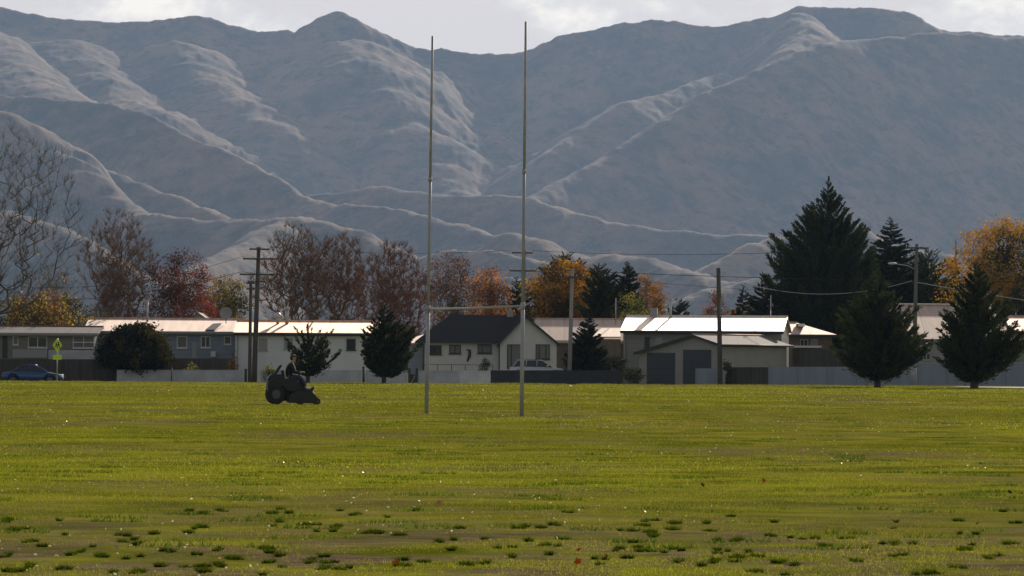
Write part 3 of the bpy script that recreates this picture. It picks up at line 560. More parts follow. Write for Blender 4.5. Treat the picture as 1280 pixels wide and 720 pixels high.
conifer('spruce_tree', 'spruce with a slim layered tip, immediately right of the tallest evergreen', 'tree', 1113, 468, 268, [(450, 1074, 1158), (400, 1076, 1157), (360, 1078, 1154), (330, 1084, 1147), (310, 1090, 1139), (295, 1097, 1131), (280, 1105, 1121), (268, 1112, 1114)], nb=380, per=44, rise=.15, seed=10, spray=.45, sw=.14, low=.04, jit=.3, trunk_r=.25)
EV = 'dark evergreens behind the house roofs'
conifer('evergreen_tree', 'rounded olive green evergreen behind the street light pole, between spruce and yellow tree', 'tree', 1160, 480, 306, [(450, 1120, 1200), (400, 1122, 1200), (360, 1128, 1194), (335, 1130, 1190), (318, 1138, 1182), (306, 1150, 1168)], nb=330, per=42, rise=.5, seed=11, spray=.42, sw=.16, low=.05, jit=.25, trunk_r=.25, col=(.04, .055, .02))
conifer('evergreen_tree', 'dark bushy evergreen peeping over the top of the golden tree', 'tree', 704, 440, 312, [(420, 676, 742), (370, 676, 742), (345, 676, 740), (330, 682, 734), (320, 690, 724), (312, 700, 708)], nb=230, per=42, rise=.5, seed=12, spray=.42, sw=.15, low=.05, jit=.3, trunk_r=.2, group=EV, col=(.04, .045, .022))
conifer('evergreen_tree', 'dark evergreen in the middle between the golden tree and the sharp pointed conifer', 'tree', 748, 418, 326, [(420, 724, 778), (380, 728, 776), (355, 731, 771), (340, 736, 765), (326, 744, 752)], nb=230, per=42, rise=.6, seed=13, spray=.4, sw=.14, low=.05, jit=.3, trunk_r=.2, group=EV, col=(.04, .045, .022))
conifer('evergreen_tree', 'sharp pointed dark conifer just left of the two orange poplars', 'tree', 783, 421, 325, [(420, 756, 800), (380, 758, 802), (360, 764, 800), (345, 771, 796), (335, 777, 790), (325, 782.5, 783.5)], nb=230, per=40, rise=.25, seed=14, spray=.38, sw=.12, low=.05, jit=.2, trunk_r=.18, group=EV, col=(.035, .04, .02))
conifer('evergreen_tree', 'small round dark tree above the left half of the white roof, right of the poplars', 'tree', 848, 470, 371, [(430, 832, 866), (395, 833, 866), (382, 836, 862), (371, 845, 851)], nb=90, per=40, rise=.5, seed=15, spray=.4, sw=.14, low=.05, jit=.25, trunk_r=.15, group=EV, col=(.04, .048, .025))
conifer('evergreen_tree', 'little spire shaped spruce above the right half of the white roof', 'tree', 928, 470, 354, [(430, 912, 944), (395, 914, 943), (375, 919, 938), (363, 924, 932), (354, 927, 929)], nb=90, per=40, rise=.1, seed=16, spray=.4, sw=.13, low=.05, jit=.25, trunk_r=.15, group=EV, col=(.045, .045, .026))
conifer('evergreen_tree', 'shaggy evergreen at the left foot of the tallest evergreen', 'tree', 953, 440, 346, [(430, 930, 985), (395, 932, 985), (375, 936, 980), (360, 942, 972), (346, 951, 956)], nb=120, per=40, rise=.4, seed=17, spray=.42, sw=.13, low=.05, jit=.35, trunk_r=.15, group=EV, col=(.04, .042, .024))
conifer('evergreen_tree', 'dark evergreen between the orange tree and the golden tree, above the grey chimney', 'tree', 645, 455, 344, [(430, 626, 668), (385, 628, 666), (365, 633, 660), (344, 643, 648)], nb=110, per=40, rise=.4, seed=18, spray=.42, sw=.14, low=.05, jit=.3, trunk_r=.15, group=EV)
conifer('evergreen_tree', 'thin dark spire against the hills just left of the yellow tree', 'tree', 1194, 520, 296, [(430, 1184, 1204), (360, 1186, 1202), (325, 1190, 1198), (296, 1193.5, 1194.5)], nb=110, per=34, rise=.1, seed=19, spray=.4, sw=.13, low=.05, jit=.3, trunk_r=.15, group=EV)
# deciduous and bare trees
BR = 'bare autumn trees behind the houses'
deciduous('bare_tree', 'tall bare tree leaning in from the left edge with a few pale leaves', 'tree', -28, 352, 158, -95, 98, fork=.2, low=.26, n=560, leaves=300, lsize=.15, cols=((.25, .16, .06), (.4, .32, .16), (.22, .10, .04)), bark='bark_grey', twigs=16, seed=21, tlen=.9, tip=.013, tw=.010, up=3.0, spread=.15)
deciduous('bare_tree', 'many stemmed bare brown tree to the left of the red tree', 'tree', 148, 416, 264, 88, 204, fork=.08, low=.14, n=1000, leaves=700, lsize=.13, cols=((.07, .04, .025), (.10, .05, .025)), bark='bark_brown', twigs=24, seed=22, shape='vase', tlen=.75, tip=.015, tw=.010, up=2.0, group=BR, spread=.2)
deciduous('bare_tree', 'big bare tree with a rounded crown behind the left half of the long cream roof', 'tree', 372, 418, 281, 322, 412, fork=.16, low=.24, n=900, leaves=2000, lsize=.13, cols=((.07, .035, .02), (.18, .07, .02), (.12, .06, .025)), bark='bark_brown', twigs=26, seed=23, tlen=.65, tip=.015, tw=.010, up=1.8, group=BR, spread=.25)
deciduous('bare_tree', 'bare tree with a flat topped crown right of the big rounded bare tree', 'tree', 424, 424, 290, 384, 462, fork=.16, low=.24, n=750, leaves=1700, lsize=.13, cols=((.07, .035, .02), (.20, .08, .02), (.11, .05, .025)), bark='bark_brown', twigs=26, seed=24, tlen=.65, tip=.015, tw=.010, up=1.8, group=BR, spread=.25)
deciduous('bare_tree', 'reddish brown nearly bare tree behind the dense dark cypress', 'tree', 490, 412, 303, 442, 538, fork=.14, low=.18, n=950, leaves=3000, lsize=.13, cols=((.09, .035, .02), (.16, .06, .03), (.10, .05, .03)), bark='bark_red', twigs=26, seed=25, tlen=.6, tip=.015, tw=.011, up=1.8, group=BR, spread=.25)
deciduous('russet_tree', 'thin russet tree seen between the goalposts, above the left of the black roof', 'tree', 562, 440, 316, 528, 596, fork=.2, low=.3, n=300, leaves=5200, lsize=.17, cols=((.08, .04, .025), (.18, .075, .025), (.11, .055, .035)), bark='bark_grey', twigs=8, seed=26, tlen=.6, spread=.35)
deciduous('orange_tree', 'bright orange tree seen above the ridge of the black roof', 'tree', 608, 446, 334, 582, 638, fork=.2, low=.3, n=260, leaves=6500, lsize=.18, cols=((.10, .045, .02), (.30, .11, .02), (.42, .17, .03)), bark='bark', twigs=4, seed=27, tlen=.5, spread=.38)
deciduous('golden_tree', 'large golden orange leafed tree behind the tan roof', 'tree', 708, 428, 327, 656, 754, fork=.2, low=.25, n=620, leaves=22000, lsize=.18, cols=((.07, .035, .012), (.20, .10, .012), (.36, .20, .018), (.46, .29, .03), (.28, .12, .015)), hgrad=.15, bark='bark', twigs=5, seed=28, tlen=.5, spread=.36)
deciduous('yellow_tree', 'large yellow topped tree at the right edge behind the rightmost cypress', 'tree', 1250, 432, 275, 1186, 1330, fork=.2, low=.2, n=800, leaves=30000, lsize=.20, hgrad=.55, xgrad=-.25, cols=((.025, .03, .010), (.03, .035, .010), (.04, .045, .010), (.08, .07, .012), (.32, .22, .02), (.38, .20, .02)), bark='bark', twigs=5, seed=29, tlen=.6, spread=.42)
deciduous('red_tree', 'dark red leafed tree above the pale roof of the blue house', 'tree', 222, 415, 318, 172, 272, fork=.2, low=.2, n=460, leaves=14000, lsize=.15, xgrad=.28, hgrad=-.1, cols=((.05, .022, .016), (.07, .025, .016), (.10, .025, .018), (.18, .035, .028)), bark='bark_red', twigs=6, seed=30, tlen=.5, spread=.34)
deciduous('olive_tree', 'olive and yellow tree between the red tree and the power pole', 'tree', 284, 432, 346, 252, 312, fork=.2, low=.25, n=280, leaves=7000, lsize=.17, cols=((.04, .045, .015), (.12, .11, .02), (.22, .15, .03)), bark='bark', twigs=5, seed=31, tlen=.5, spread=.36)
PO = 'orange poplars above the left end of the white roof'
deciduous('poplar_tree', 'left orange poplar, the one touching the pointed dark conifer', 'tree', 804, 452, 344, 792, 818, fork=.12, low=.15, n=170, leaves=4200, lsize=.17, cols=((.16, .09, .03), (.32, .17, .04), (.28, .12, .03)), bark='bark', twigs=4, seed=32, tlen=.4, spread=.28, group=PO, shape='tall')
deciduous('poplar_tree', 'right orange poplar, the shorter one beside the metal flue', 'tree', 822, 456, 349, 809, 833, fork=.12, low=.15, n=150, leaves=3800, lsize=.17, cols=((.16, .09, .03), (.34, .19, .04), (.27, .12, .03)), bark='bark', twigs=4, seed=33, tlen=.4, spread=.28, group=PO, shape='tall')
deciduous('green_shrub_tree', 'low yellow green tree in front of the pointed conifer and the poplars', 'tree', 786, 415, 366, 766, 808, fork=.15, low=.2, n=160, leaves=4200, lsize=.16, cols=((.07, .085, .02), (.16, .16, .04), (.22, .20, .05)), bark='bark', twigs=3, seed=34, tlen=.4, spread=.3)
deciduous('yellow_shrub_tree', 'spreading yellow leafed tree hanging over the olive house at the left', 'tree', 48, 374, 371, -50, 132, fork=.40, low=.42, n=420, leaves=11000, lsize=.17, cols=((.03, .03, .012), (.12, .08, .015), (.40, .30, .04), (.16, .07, .02)), bark='bark', twigs=5, seed=35, tlen=.5, spread=.30)
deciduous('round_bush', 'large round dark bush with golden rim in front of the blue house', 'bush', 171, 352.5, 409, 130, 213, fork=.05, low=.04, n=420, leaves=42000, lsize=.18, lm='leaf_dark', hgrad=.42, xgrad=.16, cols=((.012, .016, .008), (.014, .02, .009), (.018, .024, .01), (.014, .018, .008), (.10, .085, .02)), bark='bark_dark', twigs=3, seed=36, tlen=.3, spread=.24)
deciduous('russet_bush', 'low rust coloured tree above the white roof beside the bare timber pole', 'tree', 893, 460, 364, 872, 912, fork=.1, low=.15, n=160, leaves=3000, lsize=.17, cols=((.14, .06, .03), (.34, .10, .03), (.10, .06, .04)), bark='bark_red', twigs=6, seed=37, tlen=.5, spread=.3)
deciduous('bare_tree', 'faint bare tree low behind the left house, left of the many stemmed tree', 'tree', 60, 450, 330, 10, 105, fork=.15, low=.2, n=300, leaves=2000, lsize=.16, cols=((.08, .06, .03), (.14, .08, .04)), bark='bark_grey', twigs=7, seed=38, tlen=.7, tip=.014, group=BR)
# far-off wood closing the gaps between houses
def far_wood():
    r = np.random.default_rng(40); n = 60000; X = (r.random(n) - .5) * 230; Y = 560 + 40 * r.random(n)
    top = 3.2 + 3.6 * fbm(X / 9 + 4, Y * 0 + 2, 3) + 2.0 * (fbm(X / 2.2, Y * 0 + 8, 2) - .5)
    z = top * r.random(n) ** .7; c = np.stack([X, Y, z], 1); d1 = unit(n, r); d2 = np.cross(d1, unit(n, r)); d2 /= np.linalg.norm(d2, axis=1)[:, None]
    V, Fc = quads(c, d1, d2, .5 + .5 * r.random(n), .3 + .3 * r.random(n)); k = fbm(X / 14 + 60, Y * 0, 2)[:, None]
    col = np.where(k > .55, [[.07, .045, .03]], [[.035, .042, .022]]) * (1 + r.normal(0, .2, (n, 1)))
    tag(link('far_wood', np_mesh('far_wood', V, Fc, col=np.repeat(np.clip(col, .01, .5), 4, 0)), M['leaf']), 'low dark belt of woodland closing the gaps behind the houses', 'wood', kind='stuff')
far_wood()
# ------------------------------------------------------------------ houses
GZ = -.2
class House:
    """local frame: x along the front, y away from the camera, z up from the ground at the front left corner"""
    def __init__(s, name, label, cat, px, Y, rz=0, group=None):
        s.X0 = PX(px, Y, 440); s.Y = Y; s.root = empty(name, (s.X0, Y, GZ), rz); tag(s.root, label, cat, group)
    def x(s, px): return PX(px, s.Y, 440) - s.X0
    def z(s, px, py, dy=0): return PZ(px, py, s.Y + dy) - GZ
    def window(s, a, b, top, bot, frame='trim_white', pane='pane', mull=(0.5,), sill=True, fw=.07, y=0):
        x0, x1 = s.x(a), s.x(b); z1, z0 = s.z(a, top), s.z(a, bot)
        m = MB(); m.box(x0, x1, y - .06, y + .03, z1 - fw, z1); m.box(x0, x1, y - .06, y + .03, z0, z0 + fw)
        m.box(x0, x0 + fw, y - .06, y + .03, z0 + fw, z1 - fw); m.box(x1 - fw, x1, y - .06, y + .03, z0 + fw, z1 - fw)
        for t in mull: xm = x0 + (x1 - x0) * t; m.box(xm - fw / 2, xm + fw / 2, y - .055, y + .03, z0 + fw, z1 - fw)
        f = m.build('window', M[frame], s.root)
        MB().box(x0 + fw, x1 - fw, y - .02, y + .02, z0 + fw, z1 - fw).build('pane', M[pane], f)
        if sill: MB().box(x0 - .06, x1 + .06, y - .12, y + .01, z0 - .07, z0 - .003).build('sill', M[frame], f)
        return f
    def panel(s, name, a, b, top, bot, mat_, y0=-.06, y1=.02, parent=None):
        return MB().box(s.x(a), s.x(b), y0, y1, s.z(a, bot), s.z(a, top)).build(name, M[mat_], parent or s.root)
def long_house(h, a, b, ridge, eave, depth, wall, roof, over=.45, gut='trim_dark', ov_end=.35, a2=None, b2=None):
    """walls and a gable roof whose ridge runs along the front; a2/b2: ridge ends when hipped"""
    x0, x1 = h.x(a), h.x(b); ze = h.z((a + b) / 2, eave); zr = h.z((a + b) / 2, ridge, depth / 2); th = .10
    yr = depth / 2; k = (zr - ze) / (yr + over); zw = ze + k * over - th
    hip = a2 is not None
    if hip: MB().box(x0, x1, 0, depth, -.3, ze).build('wall', M[wall], h.root)
    else: MB().prism_x([(0, -.3), (depth, -.3), (depth, zw), (yr, zr - th - .02), (0, zw)], x0, x1).build('wall', M[wall], h.root)
    r0, r1 = (h.x(a2), h.x(b2)) if hip else (x0 - ov_end, x1 + ov_end); e0, e1 = x0 - ov_end, x1 + ov_end
    m = MB(); f = -over; bk = depth + over
    m.add([(e0, f, ze), (e1, f, ze), (r1, yr, zr), (r0, yr, zr), (e0, f, ze - th), (e1, f, ze - th), (r1, yr, zr - th), (r0, yr, zr - th)],
          [(0, 1, 2, 3), (7, 6, 5, 4), (0, 4, 5, 1)] + ([(1, 5, 6, 2), (3, 7, 4, 0)] if not hip else []))
    m.add([(e0, bk, ze), (e1, bk, ze), (r1, yr, zr), (r0, yr, zr), (e0, bk, ze - th), (e1, bk, ze - th), (r1, yr, zr - th), (r0, yr, zr - th)],
          [(3, 2, 1, 0), (4, 5, 6, 7), (1, 5, 4, 0)] + ([(2, 6, 5, 1), (0, 4, 7, 3)] if not hip else []))
    if hip: m.add([(e0, f, ze), (e0, bk, ze), (r0, yr, zr), (e1, f, ze), (e1, bk, ze), (r1, yr, zr)], [(0, 2, 1), (3, 4, 5)])
    rf = m.build('roof', M[roof], h.root)
    MB().tube([(r0, yr, zr + .03), (r1, yr, zr + .03)], .07, 6).build('ridge_cap', M[roof], rf)
    MB().box(e0, e1, f - .12, f - .005, ze - .16, ze - .01).build('gutter', M[gut], rf)
    MB().box(e0 + .02, e1 - .02, f + .01, f + .04, ze - .24, ze - .11).build('fascia', M[gut], rf)
    return rf, (x0, x1, ze, zr, yr, k)
def flue(h, px, top, bot, r=.09, dy=2.0, cap=True, mat_='galv', name='flue', z0=None):
    x = h.x(px); m = MB().tube([(x, dy, h.z(px, bot)), (x, dy, h.z(px, top))], r, 10)
    if cap: m.tube([(x, dy, h.z(px, top) - .02), (x, dy, h.z(px, top) + .14)], r * 1.6, 10)
    return m.build(name, M[mat_], h.root)
def downpipe(h, px, top, bot, mat_='trim_grey', y=-.08):
    x = h.x(px); return MB().tube([(x, y, h.z(px, top)), (x, y, h.z(px, bot))], .045, 6).build('downpipe', M[mat_], h.root)

# olive house far left
h = House('olive_house', 'olive green low house at the far left, partly under the yellow leafed tree', 'house', -60, 362)
rf, g = long_house(h, -60, 118, 408, 416, 8, 'olive_wall', 'roof_brown', gut='trim_grey')
h.window(35, 59, 420.5, 434.5); h.window(91, 120 - 2, 419.5, 435, pane='pane_curtain'); h.window(16, 23, 420, 431, pane='pane_curtain', mull=()); h.window(-30, -8, 421, 435)
h.panel('door', 3, 9, 420, 448, 'trim_dark')
h.panel('porch_panel', 18, 61, 436.5, 447, 'trim_grey', -1.3, -1.2)
h.panel('lower_wall', 61, 118, 437.5, 450, 'concrete', -.35, -.05)
MB().box(h.x(91), h.x(118), -.75, -.65, h.z(100, 428.5), h.z(100, 427.3)).build('handrail', M['trim_white'], h.root)
# blue weatherboard house
h = House('blue_house', 'grey blue weatherboard house with a long pale pink roof behind the round bush', 'house', 108, 366)
rf, g = long_house(h, 110, 297, 398.5, 414, 8.6, 'blue_wall', 'roof_pink', gut='trim_grey')
h.window(221, 234, 420, 435, pane='pane_curtain', mull=()); h.window(251, 263, 420, 434.5, mull=(.5,)); h.window(280, 289, 420, 430.5, mull=()); h.window(128, 140, 420, 434)
h.panel('door', 240, 246, 427, 449, 'trim_grey'); h.panel('heat_pump', 264, 270, 439, 446, 'trim_white', -.5, -.1)
flue(h, 180, 377, 402, dy=3.2)
k = g[5]
def on_slope(h, px, t): return h.x(px), -.45 + t * (4.3 + .45), g[2] + t * (g[3] - g[2])
p = [on_slope(h, 257, .03), on_slope(h, 268, .03), on_slope(h, 274, .56), on_slope(h, 264, .52)]
MB().hexa([(x, y, z + .02) for x, y, z in p] + [(x, y, z + .12) for x, y, z in p]).build('roof_panel', mat('slate_blue', (.07, .075, .11), .7), h.root)
o = MB(); x = h.x(280); o.tube([(x, 2.2, h.z(280, 404)), (x, 2.2, h.z(280, 393))], .04, 6); o.build('dish_mast', M['trim_dark'], h.root)
o = MB(); cz = h.z(280, 391)
vs = [(x, 2.05, cz)]; 
for j in range(2):
    for i in range(14):
        a_ = 2 * math.pi * i / 14; vs.append((x + .24 * (j + 1) * math.cos(a_), 2.05 - .05 * (j + 1) ** 2, cz + .24 * (j + 1) * math.sin(a_)))
fs = [(0, 1 + i, 1 + (i + 1) % 14) for i in range(14)] + [(1 + i, 15 + i, 15 + (i + 1) % 14, 1 + (i + 1) % 14) for i in range(14)]
o.add(vs + [(a_, b_ + .03, c_) for a_, b_, c_ in vs], fs + [tuple(29 + i for i in f[::-1]) for f in fs] + [(15 + i, 44 + i, 44 + (i + 1) % 14, 15 + (i + 1) % 14) for i in range(14)])
o.build('satellite_dish', M['trim_grey'], h.root)
# cream roofed house
h = House('cream_house', 'long white walled house with cream iron roof behind the two poles and open cypress', 'house', 293, 360.5)
rf, g = long_house(h, 294, 472, 401.5, 416, 8.2, 'white_wall', 'roof_cream', gut='trim_dark', ov_end=.12)
h.window(323.5, 334, 423, 437.5, pane='pane_bright', frame='trim_grey', mull=(.5,)); h.window(355, 366, 423, 436, pane='pane_bright', frame='trim_grey'); h.window(433, 444.5, 423.5, 437.5, frame='trim_dark', mull=()); h.window(400, 410, 424, 436, frame='trim_grey')
flue(h, 356, 386, 404, r=.15, dy=3); m = MB(); m.ball((h.x(344.5), 3, h.z(344, 394.5)), (.28, .22, .28)); m.tube([(h.x(344.5), 3, h.z(344, 404)), (h.x(344.5), 3, h.z(344, 395))], .12, 8); m.build('roof_vent', M['galv'], h.root)
downpipe(h, 297, 418, 470); downpipe(h, 470, 418, 470)
# black roofed gable house
h = House('black_roofed_house', 'cream house with a steep black roof and a gable facing the field, behind the goalposts', 'house', 531, 367)
x0, x1, xa = h.x(531), h.x(697), h.x(656); ze = h.z(600, 427); zr = h.z(600, 393.5, 3.5); xg0 = h.x(625)
MB().box(x0, xg0 + .4, 0, 7, -.3, ze).build('wall', M['cream_wall'], h.root)
gy = -1.6; zg = h.z(656, 395); zl = h.z(625, 427.5)
MB().prism([(xg0, -.3), (x1 - .1, -.3), (x1 - .1, zl), (xa, zg - .12), (xg0, zl)], gy, 6.9).build('gable_wall', M['cream_wall'], h.root)
m = MB(); e0 = h.x(519); hipx = h.x(562); xr_ = xa
m.add([(e0, -.5, ze), (xg0 + .3, -.5, ze), (xr_, 3.5, zr), (hipx, 3.5, zr), (e0, 7.5, ze), (xr_, 7.5, ze)], [(0, 1, 2, 3), (4, 0, 3), (4, 3, 2, 5)])
m.add([(e0, -.5, ze - .1), (xg0 + .3, -.5, ze - .1), (e0, 7.5, ze - .1), (xr_, 7.5, ze - .1)], [(0, 2, 3, 1)])
m.box(e0, xg0 + .3, -.5, -.45, ze - .1, ze - .002)
rf = m.build('roof', M['roof_black'], h.root)
hw = .33; sl_ = (zg - zl) / (xa - xg0); m = MB()
for s_, xe in ((-1, xg0 - .25), (1, x1 + .12)):
    zz = zg - sl_ * abs(xe - xa) * (1 if s_ < 0 else (zg - zl) / (x1 - .1 - xa) / sl_)
    m.hexa([(xa, gy - hw, zg - .08), (xa, 6.9, zg - .08), (xe, 6.9, zz - .08), (xe, gy - hw, zz - .08), (xa, gy - hw, zg + .06), (xa, 6.9, zg + .06), (xe, 6.9, zz + .06), (xe, gy - hw, zz + .06)])
m.build('gable_roof', M['roof_black'], h.root)
m = MB()
for s_, xe in ((-1, xg0 - .27), (1, x1 + .14)):
    zz = zg - (zg - zl) / (abs((xg0 if s_ < 0 else x1 - .1) - xa)) * abs(xe - xa)
    m.prism([(xa, zg - .16), (xa, zg + .075), (xe, zz + .075), (xe, zz - .16)], gy - hw - .04, gy - hw)
m.build('bargeboard', M['trim_dark'], h.root)
MB().box(e0, xg0 - .3, -.64, -.505, ze - .14, ze - .01).build('gutter', M['trim_dark'], rf)
for a_, b_, c_, d_, pn in ((537, 552, 431.5, 443, 'pane'), (561.5, 576, 431, 442, 'pane_curtain'), (597, 614.5, 430.5, 441.5, 'pane_curtain')):
    h.window(a_, b_, c_, d_, frame='trim_dark', pane=pn, mull=(.5 if a_ != 597 else .33,))
h.window(634, 653, 430.5, 461, frame='trim_dark', pane='pane_curtain', mull=(.28,), sill=False, y=gy); h.window(669.5, 687, 430.5, 449, frame='trim_dark', pane='pane_curtain', mull=(.25, .72), y=gy)
MB().box(h.x(633.5), h.x(641.5), 3.2, 3.8, zr - .3, h.z(637, 387)).build('chimney', M['trim_grey'], h.root)
m = MB(); m.tube([(h.x(583), -.05, h.z(583, 437)), (h.x(587), -.05, h.z(587, 438)), (h.x(587), -.05, h.z(587, 445)), (h.x(584), -.05, h.z(584, 452))], [.05, .12, .14, .06], 6); m.build('wall_ornament', M['trim_dark'], h.root)
downpipe(h, 529, 430, 462, 'trim_dark'); downpipe(h, 624, 430, 462, 'trim_dark')
MB().box(h.x(510), x0 - .02, .9, 6, -.3, h.z(515, 430)).build('side_wall', M['blue_wall'], h.root)
m = MB(); m.add([(h.x(508), .3, h.z(510, 429)), (x0 - .03, .3, h.z(531, 427.8)), (x0 - .03, 4.0, h.z(531, 417)), (h.x(520), 4.0, h.z(518, 420)), (h.x(508), .3, h.z(510, 430.5)), (x0 - .03, .3, h.z(531, 430)), (x0 - .03, 4.0, h.z(531, 419)), (h.x(520), 4.0, h.z(518, 421.5))],
      [(0, 1, 2, 3), (7, 6, 5, 4), (0, 4, 5, 1), (1, 5, 6, 2), (2, 6, 7, 3), (3, 7, 4, 0)]); m.build('porch_roof', M['roof_tan'], h.root)
# tan roofed house behind
h = House('tan_roofed_house', 'house with a wide tan iron roof between the cream gable and the white roof', 'house', 668, 384)
rf, g = long_house(h, 672, 800, 399, 425.5, 10, 'brown_wall', 'roof_tan', gut='cap_rail', a2=668, b2=790)
h.panel('door', 702, 711, 432, 458, 'brown_timber'); h.window(760, 770, 433, 447, pane='pane_curtain')
m = MB(); a_ = (h.x(740), -2.2, h.z(740, 421)); b_ = (h.x(775), -2.2, h.z(775, 421)); c_ = (h.x(775), 1.0, h.z(775, 410)); d_ = (h.x(752), 1.0, h.z(752, 410))
m.hexa([(p[0], p[1], p[2] - .1) for p in (a_, b_, c_, d_)] + [a_, b_, c_, d_]); m.build('lean_to_roof', M['roof_tan'], h.root)
m = MB(); m.box(h.x(742), h.x(775), -2.0, 0, -.3, h.z(750, 424)); m.build('lean_to_wall', M['brown_wall'], h.root)
flue(h, 770.5, 372, 405, r=.04, dy=3, cap=False, name='mast')
# white roofed house
RZ = math.radians(-7)
h = House('white_roofed_house', 'grey brown house with a dazzling white iron roof behind the garage', 'house', 776, 368, RZ)
cs = math.cos(RZ)
rf, g = long_house(h, 779, 977, 395.5, 413.5, 9, 'taupe_wall', 'roof_white', gut='trim_dark', over=.55, ov_end=.2)
h.window(819, 828.5, 421, 432.5, pane='pane_bright', frame='trim_grey', mull=()); h.window(806, 812, 421, 434, frame='trim_dark', mull=())
h.panel('door', 787, 806, 438, 470, 'taupe_wall', -.1, -.02); m = MB(); zt = h.z(790, 437)
m.box(h.x(786), h.x(807), -.13, -.1, zt - .06, zt); m.box(h.x(786), h.x(786) + .06, -.13, -.1, 0, zt - .06); m.build('door_frame', M['trim_grey'], h.root)
MB().box(h.x(806), h.x(815), 4.3, 5.0, g[3] - .3, h.z(810, 385, 4)).build('chimney', M['trim_grey'], h.root)
flue(h, 832.5, 374, 398, r=.11, dy=4); flue(h, 958, 368, 398, r=.035, dy=5, cap=False, name='mast')
downpipe(h, 781, 417, 468)
for px in range(796, 975, 18): pass
# garage, turned so that its gable and its long side both show
h = House('garage', 'grey double garage with two dark doors and a shallow gable, right of centre', 'garage', 900, 357)
x9 = h.x(993); th_ = math.radians(38)
h.root.rotation_euler = (0, 0, 0)
ct, st_ = math.cos(th_), math.sin(th_)
gd, sd = (-ct, st_), (st_ * 1.0, ct)          # gable face runs left and back, side runs right and back
# side direction must project 93 px = right, so give it its own length
Ls_ = (h.x(990)) / st_; Lg = -h.x(801) / ct
def gp(u, w, z): return (gd[0] * u + sd[0] * w, gd[1] * u + sd[1] * w, z)
zE = h.z(900, 430); zA = h.z(869, 418.5); zL = h.z(800, 438.5); uA = -h.x(869) / ct; uK = -h.x(838) / ct
m = MB(); g1 = [(0, -.3), (Lg, -.3), (Lg, zL - .1), (uA, zA - .12), (0, zE - .06)]
n_ = len(g1); m.add([gp(u, 0, z) for u, z in g1] + [gp(u, Ls_, z) for u, z in g1], [tuple(range(n_)), tuple(range(2 * n_ - 1, n_ - 1, -1))] + [(i, i + n_, (i + 1) % n_ + n_, (i + 1) % n_) for i in range(n_)])
m.build('wall', M['garage_wall'], h.root)
m = MB(); ov = .3
def slab(m, u0, z0, u1, z1, w0, w1, t=.09):
    q_ = [gp(u0, w0, z0), gp(u0, w1, z0), gp(u1, w1, z1), gp(u1, w0, z1)]
    m.hexa([(x, y, z - t) for x, y, z in q_] + q_)
slab(m, -ov, zE - .0 + .02 - .06, uA, zA + .02, -ov, Ls_ + ov); slab(m, Lg + ov, zL - .14, uA, zA + .021, -ov, Ls_ + ov)
rf = m.build('roof', M['roof_brown'], h.root)
m = MB().tube([gp(uA, -ov, zA + .05), gp(uA, Ls_ + ov, zA + .05)], .07, 6); m.build('ridge_cap', M['roof_pink'], rf)  # paler cap puts the highlight along the ridge into its colour
m = MB()
for u0, z0 in ((-ov, zE - .02), (Lg + ov, zL - .1)):
    a_, b_ = gp(u0, -ov - .03, z0), gp(uA, -ov - .03, zA + .05)
    m.hexa([(a_[0], a_[1], a_[2] - .2), (a_[0] + .03, a_[1] + .03, a_[2] - .2), (b_[0] + .03, b_[1] + .03, b_[2] - .2), (b_[0], b_[1], b_[2] - .2), (a_[0], a_[1], a_[2]), (a_[0] + .03, a_[1] + .03, a_[2]), (b_[0] + .03, b_[1] + .03, b_[2]), (b_[0], b_[1], b_[2])])
m.build('bargeboard', M['trim_dark'], rf)
m = MB(); a_, b_ = gp(-ov - .1, -ov, zE - .1), gp(-ov - .1, Ls_ + ov, zE - .1); m.tube([a_, b_], .09, 6); m.build('gutter', M['trim_dark'], rf)
for a_, b_, tp_, nm in ((811, 845.5, 441, 0), (855.5, 889.5, 437, 1)):
    u0, u1 = -h.x(b_) / ct, -h.x(a_) / ct; zt = h.z(850, tp_); m = MB(); q_ = [gp(u0, -.04, -.1), gp(u0, .04, -.1), gp(u1, .04, -.1), gp(u1, -.04, -.1)]
    m.hexa(q_ + [(x, y, zt) for x, y, z in q_]); d_ = m.build('garage_door', M['door_blue'], h.root)
    m = MB()
    for kk in range(4):
        zz = .3 + kk * .5; q_ = [gp(u0 + .05, -.055, zz), gp(u0 + .05, -.035, zz), gp(u1 - .05, -.035, zz), gp(u1 - .05, -.055, zz)]
        m.hexa(q_ + [(x, y, z + .03) for x, y, z in q_])
    tag(m.build('door_rib', M['trim_dark'], d_))
# carport and low pink roofed house right of it
h = House('pink_roofed_house', 'low house with a pinkish roof showing between the white roof and the tallest evergreen', 'house', 975, 384)
rf, g = long_house(h, 972, 1040, 403.5, 418, 9, 'brown_wall', 'roof_tan', gut='trim_dark', a2=978, b2=1000)
h.window(1000, 1010, 424, 433, frame='trim_grey'); h.window(1014, 1022, 424, 433, frame='trim_grey', pane='pane_curtain')
MB().box(h.x(998), h.x(1007), 1.0, 3.2, h.z(1000, 408), h.z(1000, 404.5)).build('skylight', M['roof_white'], h.root)
h = House('carport', 'flat roofed carport with a white edge at the right end of the garage', 'carport', 992, 364)
MB().box(0, h.x(1027), -.1, 5, h.z(1000, 434.5), h.z(1000, 432)).build('roof', M['trim_white'], h.root)
for px in (994, 1025): MB().box(h.x(px) - .05, h.x(px) + .05, .05, .15, -.3, h.z(px, 434.7)).build('post', M['trim_dark'], h.root)
MB().box(.2, h.x(1026), 4.8, 4.9, -.3, h.z(1000, 434.8)).build('back_wall', M['brown_wall'], h.root)
